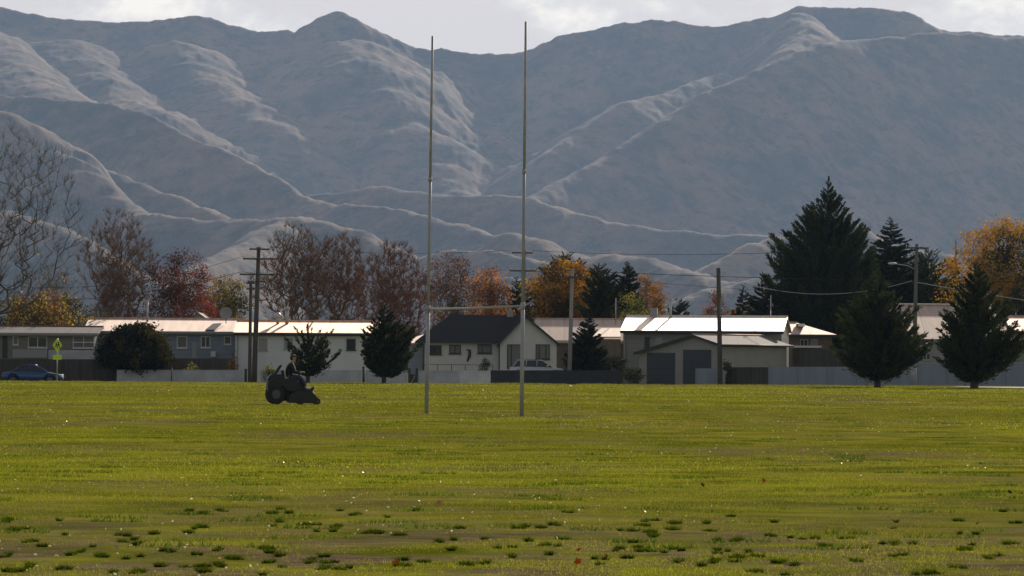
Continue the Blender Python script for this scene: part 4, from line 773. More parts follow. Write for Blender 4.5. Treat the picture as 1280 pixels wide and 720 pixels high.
# house at the right behind the cypresses
h = House('right_house', 'house with a broad pinkish roof seen between the two right cypresses', 'house', 1118, 366)
rf, g = long_house(h, 1118, 1262, 381.5, 424, 16, 'grey_wall', 'roof_tan', gut='trim_dark', a2=1126, b2=1250)
m = MB().tube([(h.x(1124), 8, g[3] + .06), (h.x(1252), 8, g[3] + .06)], .09, 6); m.build('ridge_highlight', M['roof_white'], rf)  # sunlit ridge line put in as an extra white tube
MB().prism([(h.x(1142), -.3), (h.x(1188), -.3), (h.x(1188), h.z(1188, 438)), (h.x(1165), h.z(1165, 428)), (h.x(1142), h.z(1142, 438))], -2.2, -.01).build('gable_wall', M['grey_wall'], h.root)
m = MB()
for xa_, za_, xb_, zb_ in ((1140, 438, 1165, 427), (1190, 438, 1165, 427)):
    A_ = (h.x(xa_), h.z(xa_, za_)); B_ = (h.x(xb_), h.z(xb_, zb_)); m.prism([A_, B_, (B_[0], B_[1] + .12), (A_[0], A_[1] + .12)], -2.5, -.02)
m.build('porch_roof', M['trim_grey'], h.root)
h.window(1150, 1160, 441, 450, y=-2.2, frame='trim_grey'); h.window(1196, 1210, 430, 446); h.window(1222, 1236, 430, 446)
h = House('pale_house', 'corner of a house with a pale roof at the right edge, beyond the rightmost cypress', 'house', 1266, 372)
long_house(h, 1268, 1400, 396, 414, 9, 'grey_wall', 'roof_pink'); h.window(1285, 1300, 424, 438)
h = House('small_house', 'tiny grey gable roof peeping over the pale pink roof, under the red tree', 'house', 238, 392)
MB().prism([(0, -.3), (h.x(257), -.3), (h.x(257), h.z(250, 400)), (h.x(247.5), h.z(247, 391.5)), (0, h.z(240, 400))], 0, 6).build('wall', M['grey_wall'], h.root)
m = MB(); z1_, z2_ = h.z(240, 399.5), h.z(247, 390.5)
m.prism([(-.2, z1_ - .1), (h.x(247.5), z2_ - .1), (h.x(247.5), z2_), (-.2, z1_)], -.2, 6.2); m.prism([(h.x(257) + .2, z1_ - .1), (h.x(247.5), z2_ - .1), (h.x(247.5), z2_), (h.x(257) + .2, z1_)], -.2, 6.2); m.build('roof', M['roof_brown'], h.root)
h.window(243, 251, 402, 410)

# ------------------------------------------------------------------ fences and walls along the road
def wall_box(name, label, cat, a, b, top, Y, mat_, t=.12, top_b=None, parts=None, group=None):
    X0, X1 = PX(a, Y, 470), PX(b, Y, 470); z0, z1 = PZ(a, top, Y), PZ(b, top_b or top, Y)
    root = empty(name, (X0, Y, GZ)); tag(root, label, cat, group); w = X1 - X0; z0 -= GZ; z1 -= GZ
    m = MB(); m.prism([(0, -.2), (w, -.2), (w, z1), (0, z0)], 0, t); m.build('panel', M[mat_], root)
    if parts == 'cap':
        MB().prism([(-.03, z0 + .003), (w + .03, z1 + .003), (w + .03, z1 + .05), (-.03, z0 + .05)], -.04, t + .04).build('cap', M['cap_rail'], root)
    if parts == 'coping':
        MB().prism([(-.02, z0 + .003), (w + .02, z1 + .003), (w + .02, z1 + .04), (-.02, z0 + .04)], -.03, t + .03).build('coping', M[mat_], root)
    if parts in ('posts', 'cap'):
        n = max(2, int(w / 2.4))
        for i in range(n + 1):
            x = w * i / n; zz = z0 + (z1 - z0) * i / n
            MB().box(x - .05, x + .05, -.05, -.003, -.2, zz - .01).build('post', M['trim_dark' if parts == 'posts' else 'trim_grey'], root)
    return root
wall_box('board_fence', 'tall dark board fence behind the blue car at the far left', 'fence', -80, 145, 449, 353.6, 'dark_timber', parts='posts')
wall_box('low_wall', 'low pale concrete wall in front of the round bush and blue house', 'wall', 146, 304, 463, 351, 'concrete', parts='coping', top_b=463)
wall_box('board_fence', 'brown board fence behind the low wall, in front of the blue house', 'fence', 160, 293, 448, 357.5, 'brown_timber', parts='posts')
wall_box('low_wall', 'low concrete wall behind the mower and the open cypress', 'wall', 326, 452, 463.5, 351, 'concrete', parts='coping')
wall_box('low_wall', 'short concrete wall piece behind the dense dark cypress, left of the gateway', 'wall', 457, 509, 463.5, 351, 'concrete', parts='coping')
wall_box('low_wall', 'long concrete wall in front of the black roofed house, behind the left goalpost', 'wall', 523, 574, 464, 351, 'concrete', parts='coping')
wall_box('low_wall', 'lighter stretch of concrete wall joining the black wall', 'wall', 574.5, 613, 464, 351, 'concrete_pale', parts='coping')
wall_box('black_wall', 'long low black wall in front of the white car and the cone shaped conifer', 'wall', 613.5, 776, 463.5, 351, 'black_wall', parts='coping')
wall_box('metal_fence', 'short blue grey iron fence piece in front of the right garage door', 'fence', 869, 899, 460.5, 351, 'steel_blue', t=.05)
wall_box('board_fence', 'dark board fence between the two blue grey fences, in front of the garage side', 'fence', 908, 959, 459, 351, 'dark_timber', parts='posts')
wall_box('metal_fence', 'long blue grey iron fence running behind the broad cypress', 'fence', 959.5, 1144, 458.5, 351, 'steel_blue', t=.05)
wall_box('metal_fence', 'taller blue grey iron fence with a tan cap at the right edge', 'fence', 1146, 1330, 454, 351, 'steel_blue', t=.05, parts='cap')
wall_box('board_fence', 'dark board fence under the carport, behind the long blue grey fence', 'fence', 1000, 1075, 437, 362, 'dark_timber', parts='posts')
# gateway piers with a little gate
for px, lb in ((512, 'dark timber gate post on the left side of the small gateway'), (521, 'dark timber gate post on the right side of the small gateway')):
    m = MB().box(-.09, .09, -.09, .09, -.2, PZ(px, 461, 351) - GZ); m.prism([(-.11, PZ(px, 461, 351) - GZ), (.11, PZ(px, 461, 351) - GZ), (0, PZ(px, 461, 351) - GZ + .08)], -.11, .11)
    o = m.build('gate_post', M['trim_dark']); o.location = (PX(px, 351), 350.98, GZ); tag(o, lb, 'gate post', 'gateway posts')
g_ = empty('garden_gate', (PX(513.2, 351), 351, GZ)); tag(g_, 'small weathered crossed timber gate between the two dark posts', 'gate')
w_ = PX(519.8, 351) - PX(513.2, 351); m = MB(); m.box(0, w_, -.02, .02, .0, .1); m.box(0, w_, -.02, .02, .72, .8); m.build('rail', M['brown_timber'], g_)
m = MB(); m.hexa([(0, -.035, .1), (.08, -.035, .1), (.08, -.022, .1), (0, -.022, .1), (w_ - .08, -.035, .72), (w_, -.035, .72), (w_, -.022, .72), (w_ - .08, -.022, .72)]); m.build('brace', M['pole_pale'], g_)
MB().box(0, w_, .024, .04, .1, .72).build('panel', M['brown_timber'], g_)
# wire mesh fence behind the concrete wall
r0 = empty('wire_fence', (PX(530, 353), 353, GZ)); tag(r0, 'see-through wire mesh fence above the concrete wall, below the house windows', 'fence')
w_ = PX(616, 353) - PX(530, 353); zt = PZ(570, 456, 353) - GZ; n = 5
for i in range(n + 1): MB().tube([(w_ * i / n, 0, -.1), (w_ * i / n, 0, zt)], .03, 6).build('post', M['trim_dark'], r0)
MB().tube([(0, 0, zt), (w_, 0, zt)], .025, 6).build('top_rail', M['trim_dark'], r0)
m = MB(); x = 0.
while x < w_:
    m.box(x, x + .012, -.006, .006, .1, zt - .02); x += .16
for kk in range(8): m.box(0, w_, -.010, -.007, .15 + kk * .17, .162 + kk * .17)
m.build('mesh', M['trim_grey'], r0)
# small posts by the wall
for px, top, lb in ((214.5, 460, 'thin dark post standing before the low wall near the round bush'), (454.5, 459, 'stubby dark post between two concrete walls left of the dense cypress'), (307, 462, 'squat dark post at the foot of the power poles')):
    m = MB(); zt = PZ(px, top, 350.6) - GZ; rr_ = .04 if px < 300 else .1; m.tube([(0, 0, -.2), (0, 0, zt)], rr_, 8); m.tube([(0, 0, zt), (0, 0, zt + .05)], rr_ * 1.3, 8)
    o = m.build('post', M['trim_dark']); o.location = (PX(px, 350.6, 470), 350.6, GZ); tag(o, lb, 'post')
m = MB(); m.box(-.16, .16, -.12, .12, .95, 1.22); m.tube([(0, 0, -.2), (0, 0, .95)], .04, 6); o = m.build('letterbox', M['trim_grey']); o.location = (PX(518, 350), 349.6, GZ); tag(o, 'small grey letterbox on a post by the little gateway', 'letterbox'); o.location = (PX(905.5, 350), 350, GZ); o['label'] = 'small grey letterbox on a post just right of the bare timber pole'
# shrubs
SH = 'small garden shrubs along the walls'
def shrub(label, px, Y, top, x0, x1, col, seed, n=700, cat='shrub'):
    deciduous('garden_shrub', label, cat, px, Y, top, x0, x1, fork=.1, low=.1, n=60, leaves=n, lsize=.11, cols=col, bark='bark', twigs=2, seed=seed, tlen=.15, spread=.12, group=SH, tip=.008)
DK = ((.02, .028, .014), (.035, .04, .018)); LT = ((.08, .09, .02), (.2, .18, .04))
shrub('small yellow green shrub just above the low wall in front of the blue house', 244, 354, 455, 232, 252, LT, 51)
shrub('small flowering shrub at the left corner of the cream house wall', 291, 356.6, 439, 286, 297, ((.06, .05, .02), (.4, .18, .05)), 52, 400)
shrub('light green weedy shrub by the wall left of the mower driver', 335, 350.7, 456, 328, 343, LT, 53, 300)
shrub('dark shrub between the black wall and the left garage door', 792, 352, 462, 776, 808, DK, 54, 1600)
shrub('dark bushy shrub behind the right end of the black wall', 772, 357, 446, 758, 786, DK, 55, 2200)
shrub('tall dark shrub just right of the bare timber pole', 908, 350.6, 451, 904, 914, DK, 56, 600)
shrub('dark shrub at the wall under the black roofed house windows', 606, 358, 450, 600, 613, DK, 57, 800)

M['pole_mid'] = mat('pole_mid', (.15, .14, .13), .9, var=.25, scale=3, stretch=(4, 4, .4))
# ------------------------------------------------------------------ power poles and lines
def insulator(m, x, y, z): m.tube([(x, y, z), (x, y, z + .07), (x, y, z + .08), (x, y, z + .16)], [.02, .02, .055, .03], 6)
def pole(label, pb, yb, pt, yt, Y, arms=(), r=(.17, .11), mat_='pole_wood', cat='power pole', depth_skew=.25, z0=-.4, name='power_pole', group='power poles along the street'):
    Xb, Xt = PX(pb, Y, yb), PX(pt, Y, yt); H = PZ(pt, yt, Y)
    root = empty(name, (Xb, Y, GZ)); tag(root, label, cat, group); H -= GZ
    MB().tube([(0, 0, z0), ((Xt - Xb) * .5, 0, H * .5), (Xt - Xb, 0, H)], [r[0], (r[0] + r[1]) / 2, r[1]], 10).build('pole', M[mat_], root)
    ends = []
    for (a, b, y, ins) in arms:
        z = PZ(a, y, Y) - GZ; t = z / H; xc = (Xt - Xb) * t; xa, xb = PX(a, Y, y) - Xb, PX(b, Y, y) - Xb
        arm = MB(); sk = depth_skew; n_ = 1
        arm.hexa([(xa, -sk - .2, z - .06), (xb, sk - .2, z - .06), (xb, sk - .09, z - .06), (xa, -sk - .09, z - .06), (xa, -sk - .2, z + .06), (xb, sk - .2, z + .06), (xb, sk - .09, z + .06), (xa, -sk - .09, z + .06)])
        ar = arm.build('crossarm', M['pole_wood'], root)
        for u in ins:
            m = MB(); insulator(m, xa + (xb - xa) * u, -sk + 2 * sk * u - .145, z + .055); m.build('insulator', M['insul'], ar)
            ends.append((Xb + xa + (xb - xa) * u, Y - sk + 2 * sk * u - .145, z + GZ + .2))
    return root, ends
I4 = (.05, .32, .68, .95)
pa, ea = pole('tall twin armed timber power pole, the taller of the pair left of the mower', 317.5, 472, 323.5, 309, 352, [(312, 337, 311.5, (.05, .35, .95)), (304, 347, 323.5, (.03, .3, .62, .97)), (300, 343, 343, (.05, .35, .7, .95)), (310, 332, 352, ())], r=(.22, .15))
pb_, eb = pole('shorter timber pole standing against the tall pole left of the mower', 312, 472, 313.5, 351, 350.4, [(308, 319, 354, (.1, .9)), (308, 319, 361, (.1, .9))], r=(.15, .11), depth_skew=.1)
pc, ec = pole('power pole with two crossarms rising behind the right goalpost', 654, 440, 655, 311, 388, [(640, 666, 316, I4), (637, 671, 338.5, I4)], r=(.17, .13))
pd_, ed = pole('grey power pole with one crossarm in front of the golden tree', 711.5, 462, 715.5, 336, 353.5, [(700, 731, 346.5, I4)], r=(.18, .13), mat_='pole_pale')
pe_, ee = pole('bare timber pole without arms standing in front of the garage side', 900.5, 478, 898, 335, 349.3, (), r=(.20, .16))
m = MB()
for kk in range(9): m.tube([(-.045, -.19, 4.9 + kk * .19), (-.045, -.19, 5.0 + kk * .19)], .05, 6)
m.build('step_bolt', M['galv'], pe_)
pf_, ef = pole('concrete street light pole with a white base between the right cypresses', 1142, 480, 1146, 305, 345.5, [(1131, 1161, 310, I4)], r=(.18, .12), mat_='pole_mid')
arm = MB(); zz = PZ(1140, 333, 345.5) - GZ; X0 = PX(1142, 345.5, 480); xh = PX(1118, 345.5, 331) - X0
arm.tube([(.15, 0, zz - .3), (-.5, -.25, zz + .05), (xh, -.5, zz + .18)], .035, 6); arm.build('lamp_arm', M['galv'], pf_)
m = MB(); m.ball((xh - .2, -.55, zz + .2), (.34, .15, .09)); m.build('lamp_head', M['trim_white'], pf_)
MB().tube([(0, 0, -.1), (.01, 0, 2.3)], [.225, .205], 12).build('painted_base', M['post_white'], pf_)
def wire(label, A, B, sag, r=.016, mat_='wire'):
    pts = [(A[0] + (B[0] - A[0]) * t, A[1] + (B[1] - A[1]) * t, A[2] + (B[2] - A[2]) * t - 4 * sag * t * (1 - t)) for t in [i / 24 for i in range(25)]]
    o = MB().tube(pts, r, 5).build('power_line', M[mat_]); tag(o, label, 'power line', 'overhead power lines')
def Pt(px, py, Y): x, y, z = P(px, py, Y); return (float(x), float(y), float(z))
wire('highest wire from the tall pole past the goalposts to the pole behind them', ea[2], ec[0], .35)
wire('highest wire crossing the hills from the pole behind the goalposts to the right', ec[3], ef[0], .5)
wire('middle wire from the tall pole across the bare trees to the pole behind the goalposts', ea[7], ec[4], .9)
wire('thick dark wire from the pole behind the goalposts across the hills above the white roof', ec[7], Pt(1400, 352, 360), .35, r=.024)
wire('thin wire passing behind the black roofed house from the tall pole to the grey pole', ea[9], ed[0], 1.1, r=.012)
wire('low thin wire from the grey pole above the white roof to the street light pole', ed[3], Pt(1143, 365, 345.6), .45, r=.012)
wire('glinting cable sloping past the tallest evergreen to the street light pole', Pt(930, 354, 352), Pt(1140, 351, 345.6), .9, r=.022, mat_='wire_bright')
wire('glinting cable descending right from the street light pole to the picture edge', Pt(1147, 353, 345.2), Pt(1420, 393, 352), .15, r=.028, mat_='wire_bright')
wire('wire leaving the tall pole toward the left above the red tree', ea[7], Pt(-60, 372, 352), 1.0, r=.02)
wire('lower wire leaving the tall pole toward the left across the bare trees', ea[3], Pt(-60, 348, 352), 1.4, r=.014)

# ------------------------------------------------------------------ school crossing sign
YS = 338.2; XS = PX(71.3, YS, 474); rs = empty('warning_sign', (XS, YS, -.28)); tag(rs, 'yellow green diamond sign with two walking children on a grey post beside the blue car', 'road sign')
zc = PZ(72, 431.5, YS) + .28; sc = YS / F
MB().tube([(0, .03, -.2), (.02, .03, PZ(72, 423, YS) + .28)], .055, 8).build('post', M['galv'], rs)
hw_, hh_ = 6.1 * sc, 9.2 * sc; 
sg = MB().prism([(0, zc - hh_), (hw_, zc), (0, zc + hh_), (-hw_, zc)], -.035, -.02).build('diamond_board', M['sign_yellow'], rs)
MB().prism([(-5.4 * sc, zc - 18 * sc), (5.4 * sc, zc - 18 * sc), (5.4 * sc, zc - 12 * sc), (-5.4 * sc, zc - 12 * sc)], -.035, -.02).build('lower_board', M['sign_yellow'], rs)
m = MB()
def kid(m, x, s):
    m.ball((x, -.04, zc + .20 * s), (.045 * s, .006, .05 * s), 8, 5)
    m.prism([(x - .05 * s, zc - .03 * s), (x + .06 * s, zc - .03 * s), (x + .05 * s, zc + .14 * s), (x - .05 * s, zc + .14 * s)], -.046, -.036)
    m.prism([(x - .05 * s, zc - .03 * s), (x - .01 * s, zc - .03 * s), (x - .09 * s, zc - .23 * s), (x - .13 * s, zc - .21 * s)], -.046, -.036)
    m.prism([(x + .01 * s, zc - .03 * s), (x + .06 * s, zc - .03 * s), (x + .11 * s, zc - .23 * s), (x + .07 * s, zc - .23 * s)], -.046, -.036)
    m.prism([(x + .04 * s, zc + .12 * s), (x + .05 * s, zc + .07 * s), (x + .14 * s, zc + .02 * s), (x + .14 * s, zc + .05 * s)], -.046, -.036)
kid(m, -.07, .85); kid(m, .09, 1.0); m.build('children_symbol', M['sign_black'], sg)
m = MB(); m.prism([(-.12, zc - 16 * sc), (.12, zc - 16 * sc), (.12, zc - 14 * sc), (-.12, zc - 14 * sc)], -.046, -.036)

# ------------------------------------------------------------------ vehicles
def car(name, label, X, Y, z, rz, prof, mat_, group=None, W_=.86, kind='sedan', length=4.5):
    """prof: (bonnet h, belt h, roof h, cabin stations) ; car points to local +x"""
    root = empty(name, (X, Y, z), rz); tag(root, label, 'car', group)
    L_ = length; wb0, wb1 = L_ * .19, L_ * .80; wr = .33
    xs = sorted(set([round(L_ * i / 40, 3) for i in range(41)]))
    belt = prof['belt']; V = []; Fc = []
    for x in xs:
        zb = .24 + (.10 if x < .2 or x > L_ - .2 else 0)
        for c_ in (wb0, wb1):
            d_ = abs(x - c_)
            if d_ < wr + .07: zb = max(zb, math.sqrt(max(0, (wr + .07) ** 2 - d_ ** 2)) + wr - .02)
        zt = float(np.interp(x, belt[0], belt[1])); w = W_ * float(np.interp(x, [0, .25, .8, L_ - 1.0, L_ - .25, L_], [.80, .95, 1, 1, .93, .72]))
        zm = zb + (zt - zb) * .55
        V.append([(w * .92, zb), (w, zb + (zt - zb) * .2), (w, zm), (w * .96, zt - .06), (w * .86, zt)])
    vs = []; 
    for x, rg in zip(xs, V):
        ring = [(x, y, zz) for y, zz in rg] + [(x, -y, zz) for y, zz in rg[::-1]]; vs += ring
    n_ = 10; m = MB()
    for i in range(len(xs) - 1):
        for j in range(n_):
            Fc.append((i * n_ + j, i * n_ + (j + 1) % n_, (i + 1) * n_ + (j + 1) % n_, (i + 1) * n_ + j))
    Fc.append(tuple(range(n_))); Fc.append(tuple(range(len(vs) - 1, len(vs) - 1 - n_, -1)))
    m.add(vs, Fc, True); body = m.build('body', M[mat_], root)
    c = prof['cabin']       # (x, z) of glass outline from rear base over the roof to the front base
    def cab(c, wt, wb, zb, zt, mat__, name_, parent):
        m = MB(); vs = []
        for x, zz in c:
            t = (zz - zb) / (zt - zb); w = wb + (wt - wb) * t; vs += [(x, w, zz), (x, -w, zz)]
        k_ = len(c); f_ = [(2 * i, 2 * i + 1, 2 * i + 3, 2 * i + 2) for i in range(k_ - 1)] + [tuple(2 * i for i in range(k_)), tuple(2 * i + 1 for i in range(k_))[::-1], (2 * k_ - 2, 2 * k_ - 1, 1, 0)]
        m.add(vs, f_); return m.build(name_, M[mat__], parent, bevel=.02)
    zb_, zt_ = c[0][1], max(p[1] for p in c); cab(c, W_ * .72, W_ * .87, zb_, zt_, 'car_glass', 'windows', root)
    top = [p for p in c if p[1] > zt_ - .09]; xa_, xb_ = top[0][0], top[-1][0]; m = MB()
    m.hexa([(xa_ - .05, -W_ * .73, zt_ - .03), (xb_ + .05, -W_ * .73, zt_ - .04), (xb_ + .05, W_ * .73, zt_ - .04), (xa_ - .05, W_ * .73, zt_ - .03), (xa_, -W_ * .62, zt_ + .04), (xb_ - .05, -W_ * .62, zt_ + .035), (xb_ - .05, W_ * .62, zt_ + .035), (xa_, W_ * .62, zt_ + .04)])
    m.build('roof', M[mat_], root, bevel=.02)
    for s_ in (-1, 1):
        for xa1, za1, xb1, zb1 in prof['pillars']:
            ya = W_ * (.87 + (.72 - .87) * (za1 - zb_) / (zt_ - zb_)) + .012; yb = W_ * (.87 + (.72 - .87) * (zb1 - zb_) / (zt_ - zb_)) + .012
            MB().tube([(xa1, s_ * ya, za1), (xb1, s_ * yb, zb1)], .035, 5).build('pillar', M[mat_], root)
        for wx in (wb0, wb1):
            ty = MB(); ty.tube([(wx, s_ * (W_ - .20), wr), (wx, s_ * (W_ - .19), wr), (wx, s_ * (W_ - .01), wr), (wx, s_ * (W_ + .0), wr)], [wr - .03, wr, wr, wr - .03], 20)
            t_ = ty.build('wheel', M['rubber'], root)
            rm = MB(); rm.tube([(wx, s_ * (W_ - .02), wr), (wx, s_ * (W_ + .012), wr)], wr * .64, 16); rm.build('rim', M['rim'], t_)
        MB().ball((L_ - .14, s_ * W_ * .62, .66), (.14, .17, .085)).build('headlight', M['headlight'], root)
        MB().box(-.005, .06, s_ * W_ * .55 - .14, s_ * W_ * .55 + .14, .72, .86).build('tail_light', M['tail'], root)
        m = MB(); m.ball((prof['mirror'][0], s_ * (W_ + .08), prof['mirror'][1]), (.07, .10, .07)); m.build('mirror', M[mat_], root)
        MB().box(L_ * .46, L_ * .50, s_ * (W_ + .004) - .01, s_ * (W_ + .004) + .01, .74, .77).build('door_handle', M['rim'], root)
    MB().box(L_ - .03, L_ + .012, -.26, .26, .40, .52).build('number_plate', M['plate'], root)
    return root
ZR = -.285
Xc = PX(1, 343, 470); Lc = PX(77, 343, 470) - Xc
car('parked_car', 'dark blue sedan parked before the dark fence at the far left', Xc, 344.2, ZR, 0,
    dict(belt=([0, .1, .5, 1.0, 3.0, 3.4, 4.2, Lc], [.62, .88, .96, .97, .93, .90, .76, .55]), cabin=[(.75, .93), (1.25, 1.24), (1.6, 1.39), (2.1, 1.43), (2.5, 1.38), (3.30, .91)], pillars=[(1.25, 1.24, .78, .94), (2.0, 1.40, 2.02, .92), (2.5, 1.37, 3.28, .92), (1.25, 1.24, 1.62, 1.40)], mirror=(2.85, .98)), 'paint_blue', length=Lc)
Xc = PX(636, 357, 458); Lc = PX(710, 357, 458) - Xc
cw = car('parked_car', 'white estate car showing above the black wall in front of the gable', Xc, 357.6, GZ, 0,
    dict(belt=([0, .08, .4, 1.0, 3.0, 3.4, 4.2, Lc], [.7, .98, 1.03, 1.03, 1.0, .98, .86, .62]), cabin=[(.30, 1.0), (.62, 1.44), (1.0, 1.50), (2.2, 1.52), (2.6, 1.46), (3.35, .99)], pillars=[(.62, 1.44, .33, 1.01), (1.35, 1.50, 1.32, 1.0), (2.15, 1.50, 2.15, 1.0), (2.6, 1.45, 3.32, 1.0)], mirror=(2.95, 1.06)), 'paint_silver', length=Lc)
for s_ in (-1, 1): MB().tube([(.9, s_ * .55, 1.60), (2.3, s_ * .55, 1.60)], .02, 5).build('roof_rail', M['rim'], cw)
cw.location.z = PZ(675, 449, 357.6) - 1.60

# ------------------------------------------------------------------ goal posts
def goal():
    YL = YM = None
    x1, y1, _ = ground_at(533, 518.5); x2, y2, _ = ground_at(652, 519.5)
    y1 = 133.2; y2 = 128.6; x1 = PX(533, y1, 519); x2 = PX(652, y2, 519)
    root = empty('rugby_goal', ((x1 + x2) / 2, (y1 + y2) / 2, 0)); tag(root, 'tall white painted rugby goalposts with a crossbar standing on the field', 'goalposts')
    ox, oy = root.location.x, root.location.y
    tops = []; bars = []
    for (xb, yb, pb, pt, ytop, ycb) in ((x1, y1, 533, 540.7, 45, 386.5), (x2, y2, 652, 657.3, 27, 382.5)):
        xt = PX(pt, yb, ytop); zt = PZ(pt, ytop, yb); zc_ = PZ((pb + pt) / 2, ycb, yb); k_ = zc_ / zt
        pts = [(xb - ox, yb - oy, -.15), (xb - ox + (xt - xb) * k_, yb - oy, zc_), (xb - ox + (xt - xb) * .62, yb - oy, zt * .62), (xt - ox, yb - oy, zt)]
        up = MB().tube(pts[:2], [.060, .054], 14).build('lower_post', M['post_white'], root)
        MB().tube([pts[1], pts[2]], [.046, .043], 14).build('upright', M['post_white'], root)
        MB().tube([pts[2], pts[3]], [.038, .033], 12).build('extension', M['post_dark'], root)
        q_ = Vector(pts[1]); MB().tube([q_ - Vector((0, 0, .10)), q_ + Vector((0, 0, .10))], .064, 14).build('collar', M['post_white'], root)
        q_ = Vector(pts[2]); MB().tube([q_ - Vector((0, 0, .06)), q_ + Vector((0, 0, .06))], .055, 12).build('coupling', M['post_dark'], root)
        bars.append(pts[1])
    a_, b_ = Vector(bars[0]), Vector(bars[1]); md = (a_ + b_) / 2 - Vector((0, 0, .02))
    MB().tube([a_, md, b_], .034, 12).build('crossbar', M['post_white'], root)
goal()

# ------------------------------------------------------------------ ride-on mower and driver
def skin_mesh(name, verts, edges, mats, parent=None, sub=2, root_i=0):
    """verts: (x,y,z,r) ; grown with the Skin modifier and baked to a mesh"""
    me = bpy.data.meshes.new(name); me.from_pydata([v[:3] for v in verts], edges, []); ob = bpy.data.objects.new(name, me); C.objects.link(ob)
    md = ob.modifiers.new('skin', 'SKIN'); md.use_smooth_shade = True
    for i, v in enumerate(verts):
        sv = me.skin_vertices[0].data[i]; r = v[3]; sv.radius = (r, r) if not isinstance(r, tuple) else r; sv.use_root = (i == root_i)
    sb = ob.modifiers.new('sub', 'SUBSURF'); sb.levels = sb.render_levels = sub
    bpy.context.view_layer.update(); dg = bpy.context.evaluated_depsgraph_get()
    new = bpy.data.meshes.new_from_object(ob.evaluated_get(dg)); bpy.data.objects.remove(ob)
    return link(name, new, mats, parent)
YM = 161.0; XM = PX(332, YM, 505); zM = 0.0
mw = empty('ride_on_mower', (XM, YM, zM), math.radians(6)); tag(mw, 'dark green ride-on mower with a front cutting deck crossing the field', 'mower')
def wheel(x, y, r, w, parent, name='wheel', hub=.45):
    m = MB(); m.tube([(x, y - w / 2, r), (x, y - w / 2 + .03, r), (x, y + w / 2 - .03, r), (x, y + w / 2, r)], [r * .9, r, r, r * .9], 22)
    t_ = m.build(name, M['rubber'], parent)
    h_ = MB().tube([(x, y - w / 2 - .012, r), (x, y + w / 2 + .012, r)], r * hub, 14).build('rim', M['rim'], t_)
for s_ in (-1, 1): wheel(.34, s_ * .52, .33, .26, mw); wheel(1.22, s_ * .42, .16, .12, mw, 'front_wheel')
m = MB(); m.prism([(.10, .24), (.60, .12), (1.20, .12), (1.50, .40), (1.48, .50), (.62, .52), (.60, .60), (.10, .60)], -.40, .40); m.build('chassis', M['mower_green'], mw, bevel=.025)
m = MB(); m.prism([(.01, .46), (.66, .46), (.68, .80), (.58, .96), (.16, .98), (.04, .80)], -.40, .40); m.build('engine_cover', M['mower_green'], mw, bevel=.04)
for s_ in (-1, 1):
    m = MB(); m.prism([(.02, .42), (.06, .74), (.30, .86), (1.08, .80), (1.26, .52), (1.02, .40), (.72, .46), (.56, .60), (.14, .60), (.06, .40)], s_ * .52 - .14, s_ * .52 + .14); m.build('mudguard', M['mower_black'], mw, bevel=.01)
m = MB(); m.box(.62, 1.02, -.25, .25, .60, .72); m.build('seat', M['mower_black'], mw, bevel=.04)
m = MB(); m.prism([(.60, .72), (.70, .72), (.62, 1.12), (.53, 1.10)], -.24, .24); m.build('backrest', M['mower_black'], mw, bevel=.03)
m = MB()
for s_ in (-1, 1): m.tube([(.30, s_ * .33, .80), (.36, s_ * .33, 1.02), (.52, s_ * .31, 1.24)], .035, 8)
m.tube([(.52, -.31, 1.24), (.52, .31, 1.24)], .035, 8); m.build('roll_bar', M['mower_black'], mw)
m = MB(); m.prism([(.98, .30), (1.58, .34), (1.70, .52), (1.66, .60), (1.56, .50), (.98, .50)], -.42, .42); m.build('footplate', M['mower_green'], mw, bevel=.01)
for s_ in (-1, 1):
    m = MB(); m.tube([(.98, s_ * .33, .55), (1.08, s_ * .33, .90), (1.30, s_ * .25, 1.02), (1.36, s_ * .10, 1.03)], .018, 8); m.build('steering_lever', M['mower_black'], mw)
    m = MB(); m.tube([(1.5, s_ * .3, .44), (1.66, s_ * .34, .38), (1.78, s_ * .38, .22)], .03, 8); m.build('deck_arm', M['mower_black'], mw)
    wheel(1.80, s_ * .55, .11, .08, mw, 'caster_wheel', hub=.5)
    m = MB(); m.tube([(1.68, s_ * .55, .24), (1.80, s_ * .55, .27), (1.80, s_ * .55, .12)], .02, 6); m.build('caster_fork', M['mower_orange'], mw)
m = MB(); m.prism([(.75, .06), (1.74, .04), (1.80, .12), (1.66, .40), (1.05, .46), (.78, .30)], -.78, .78); dk = m.build('cutting_deck', M['mower_green'], mw, bevel=.03)
m = MB(); m.tube([(1.32, -.3, .27), (1.32, -.3, .34)], .13, 14); m.tube([(1.32, .3, .27), (1.32, .3, .34)], .13, 14); m.tube([(1.5, 0, .27), (1.5, 0, .34)], .12, 14); tag(m.build('belt_cover', M['mower_black'], dk))
m = MB(); m.tube([(.42, -.28, .84), (.42, -.28, .97)], .12, 12); m.build('air_filter', M['mower_black'], mw)
m = MB(); m.prism([(1.16, .46), (1.50, .46), (1.42, .74), (1.32, .86), (1.18, .84)], -.13, .13); m.build('steering_console', M['mower_black'], mw, bevel=.02)
m = MB().box(.06, .16, -.56, -.46, .70, .74).build('tail_lamp', M['headlight'], mw)
m = MB(); m.prism([(.64, .50), (.98, .50), (.94, .60), (.66, .60)], -.385, -.36); m.build('side_trim', M['mower_yellow'], mw)
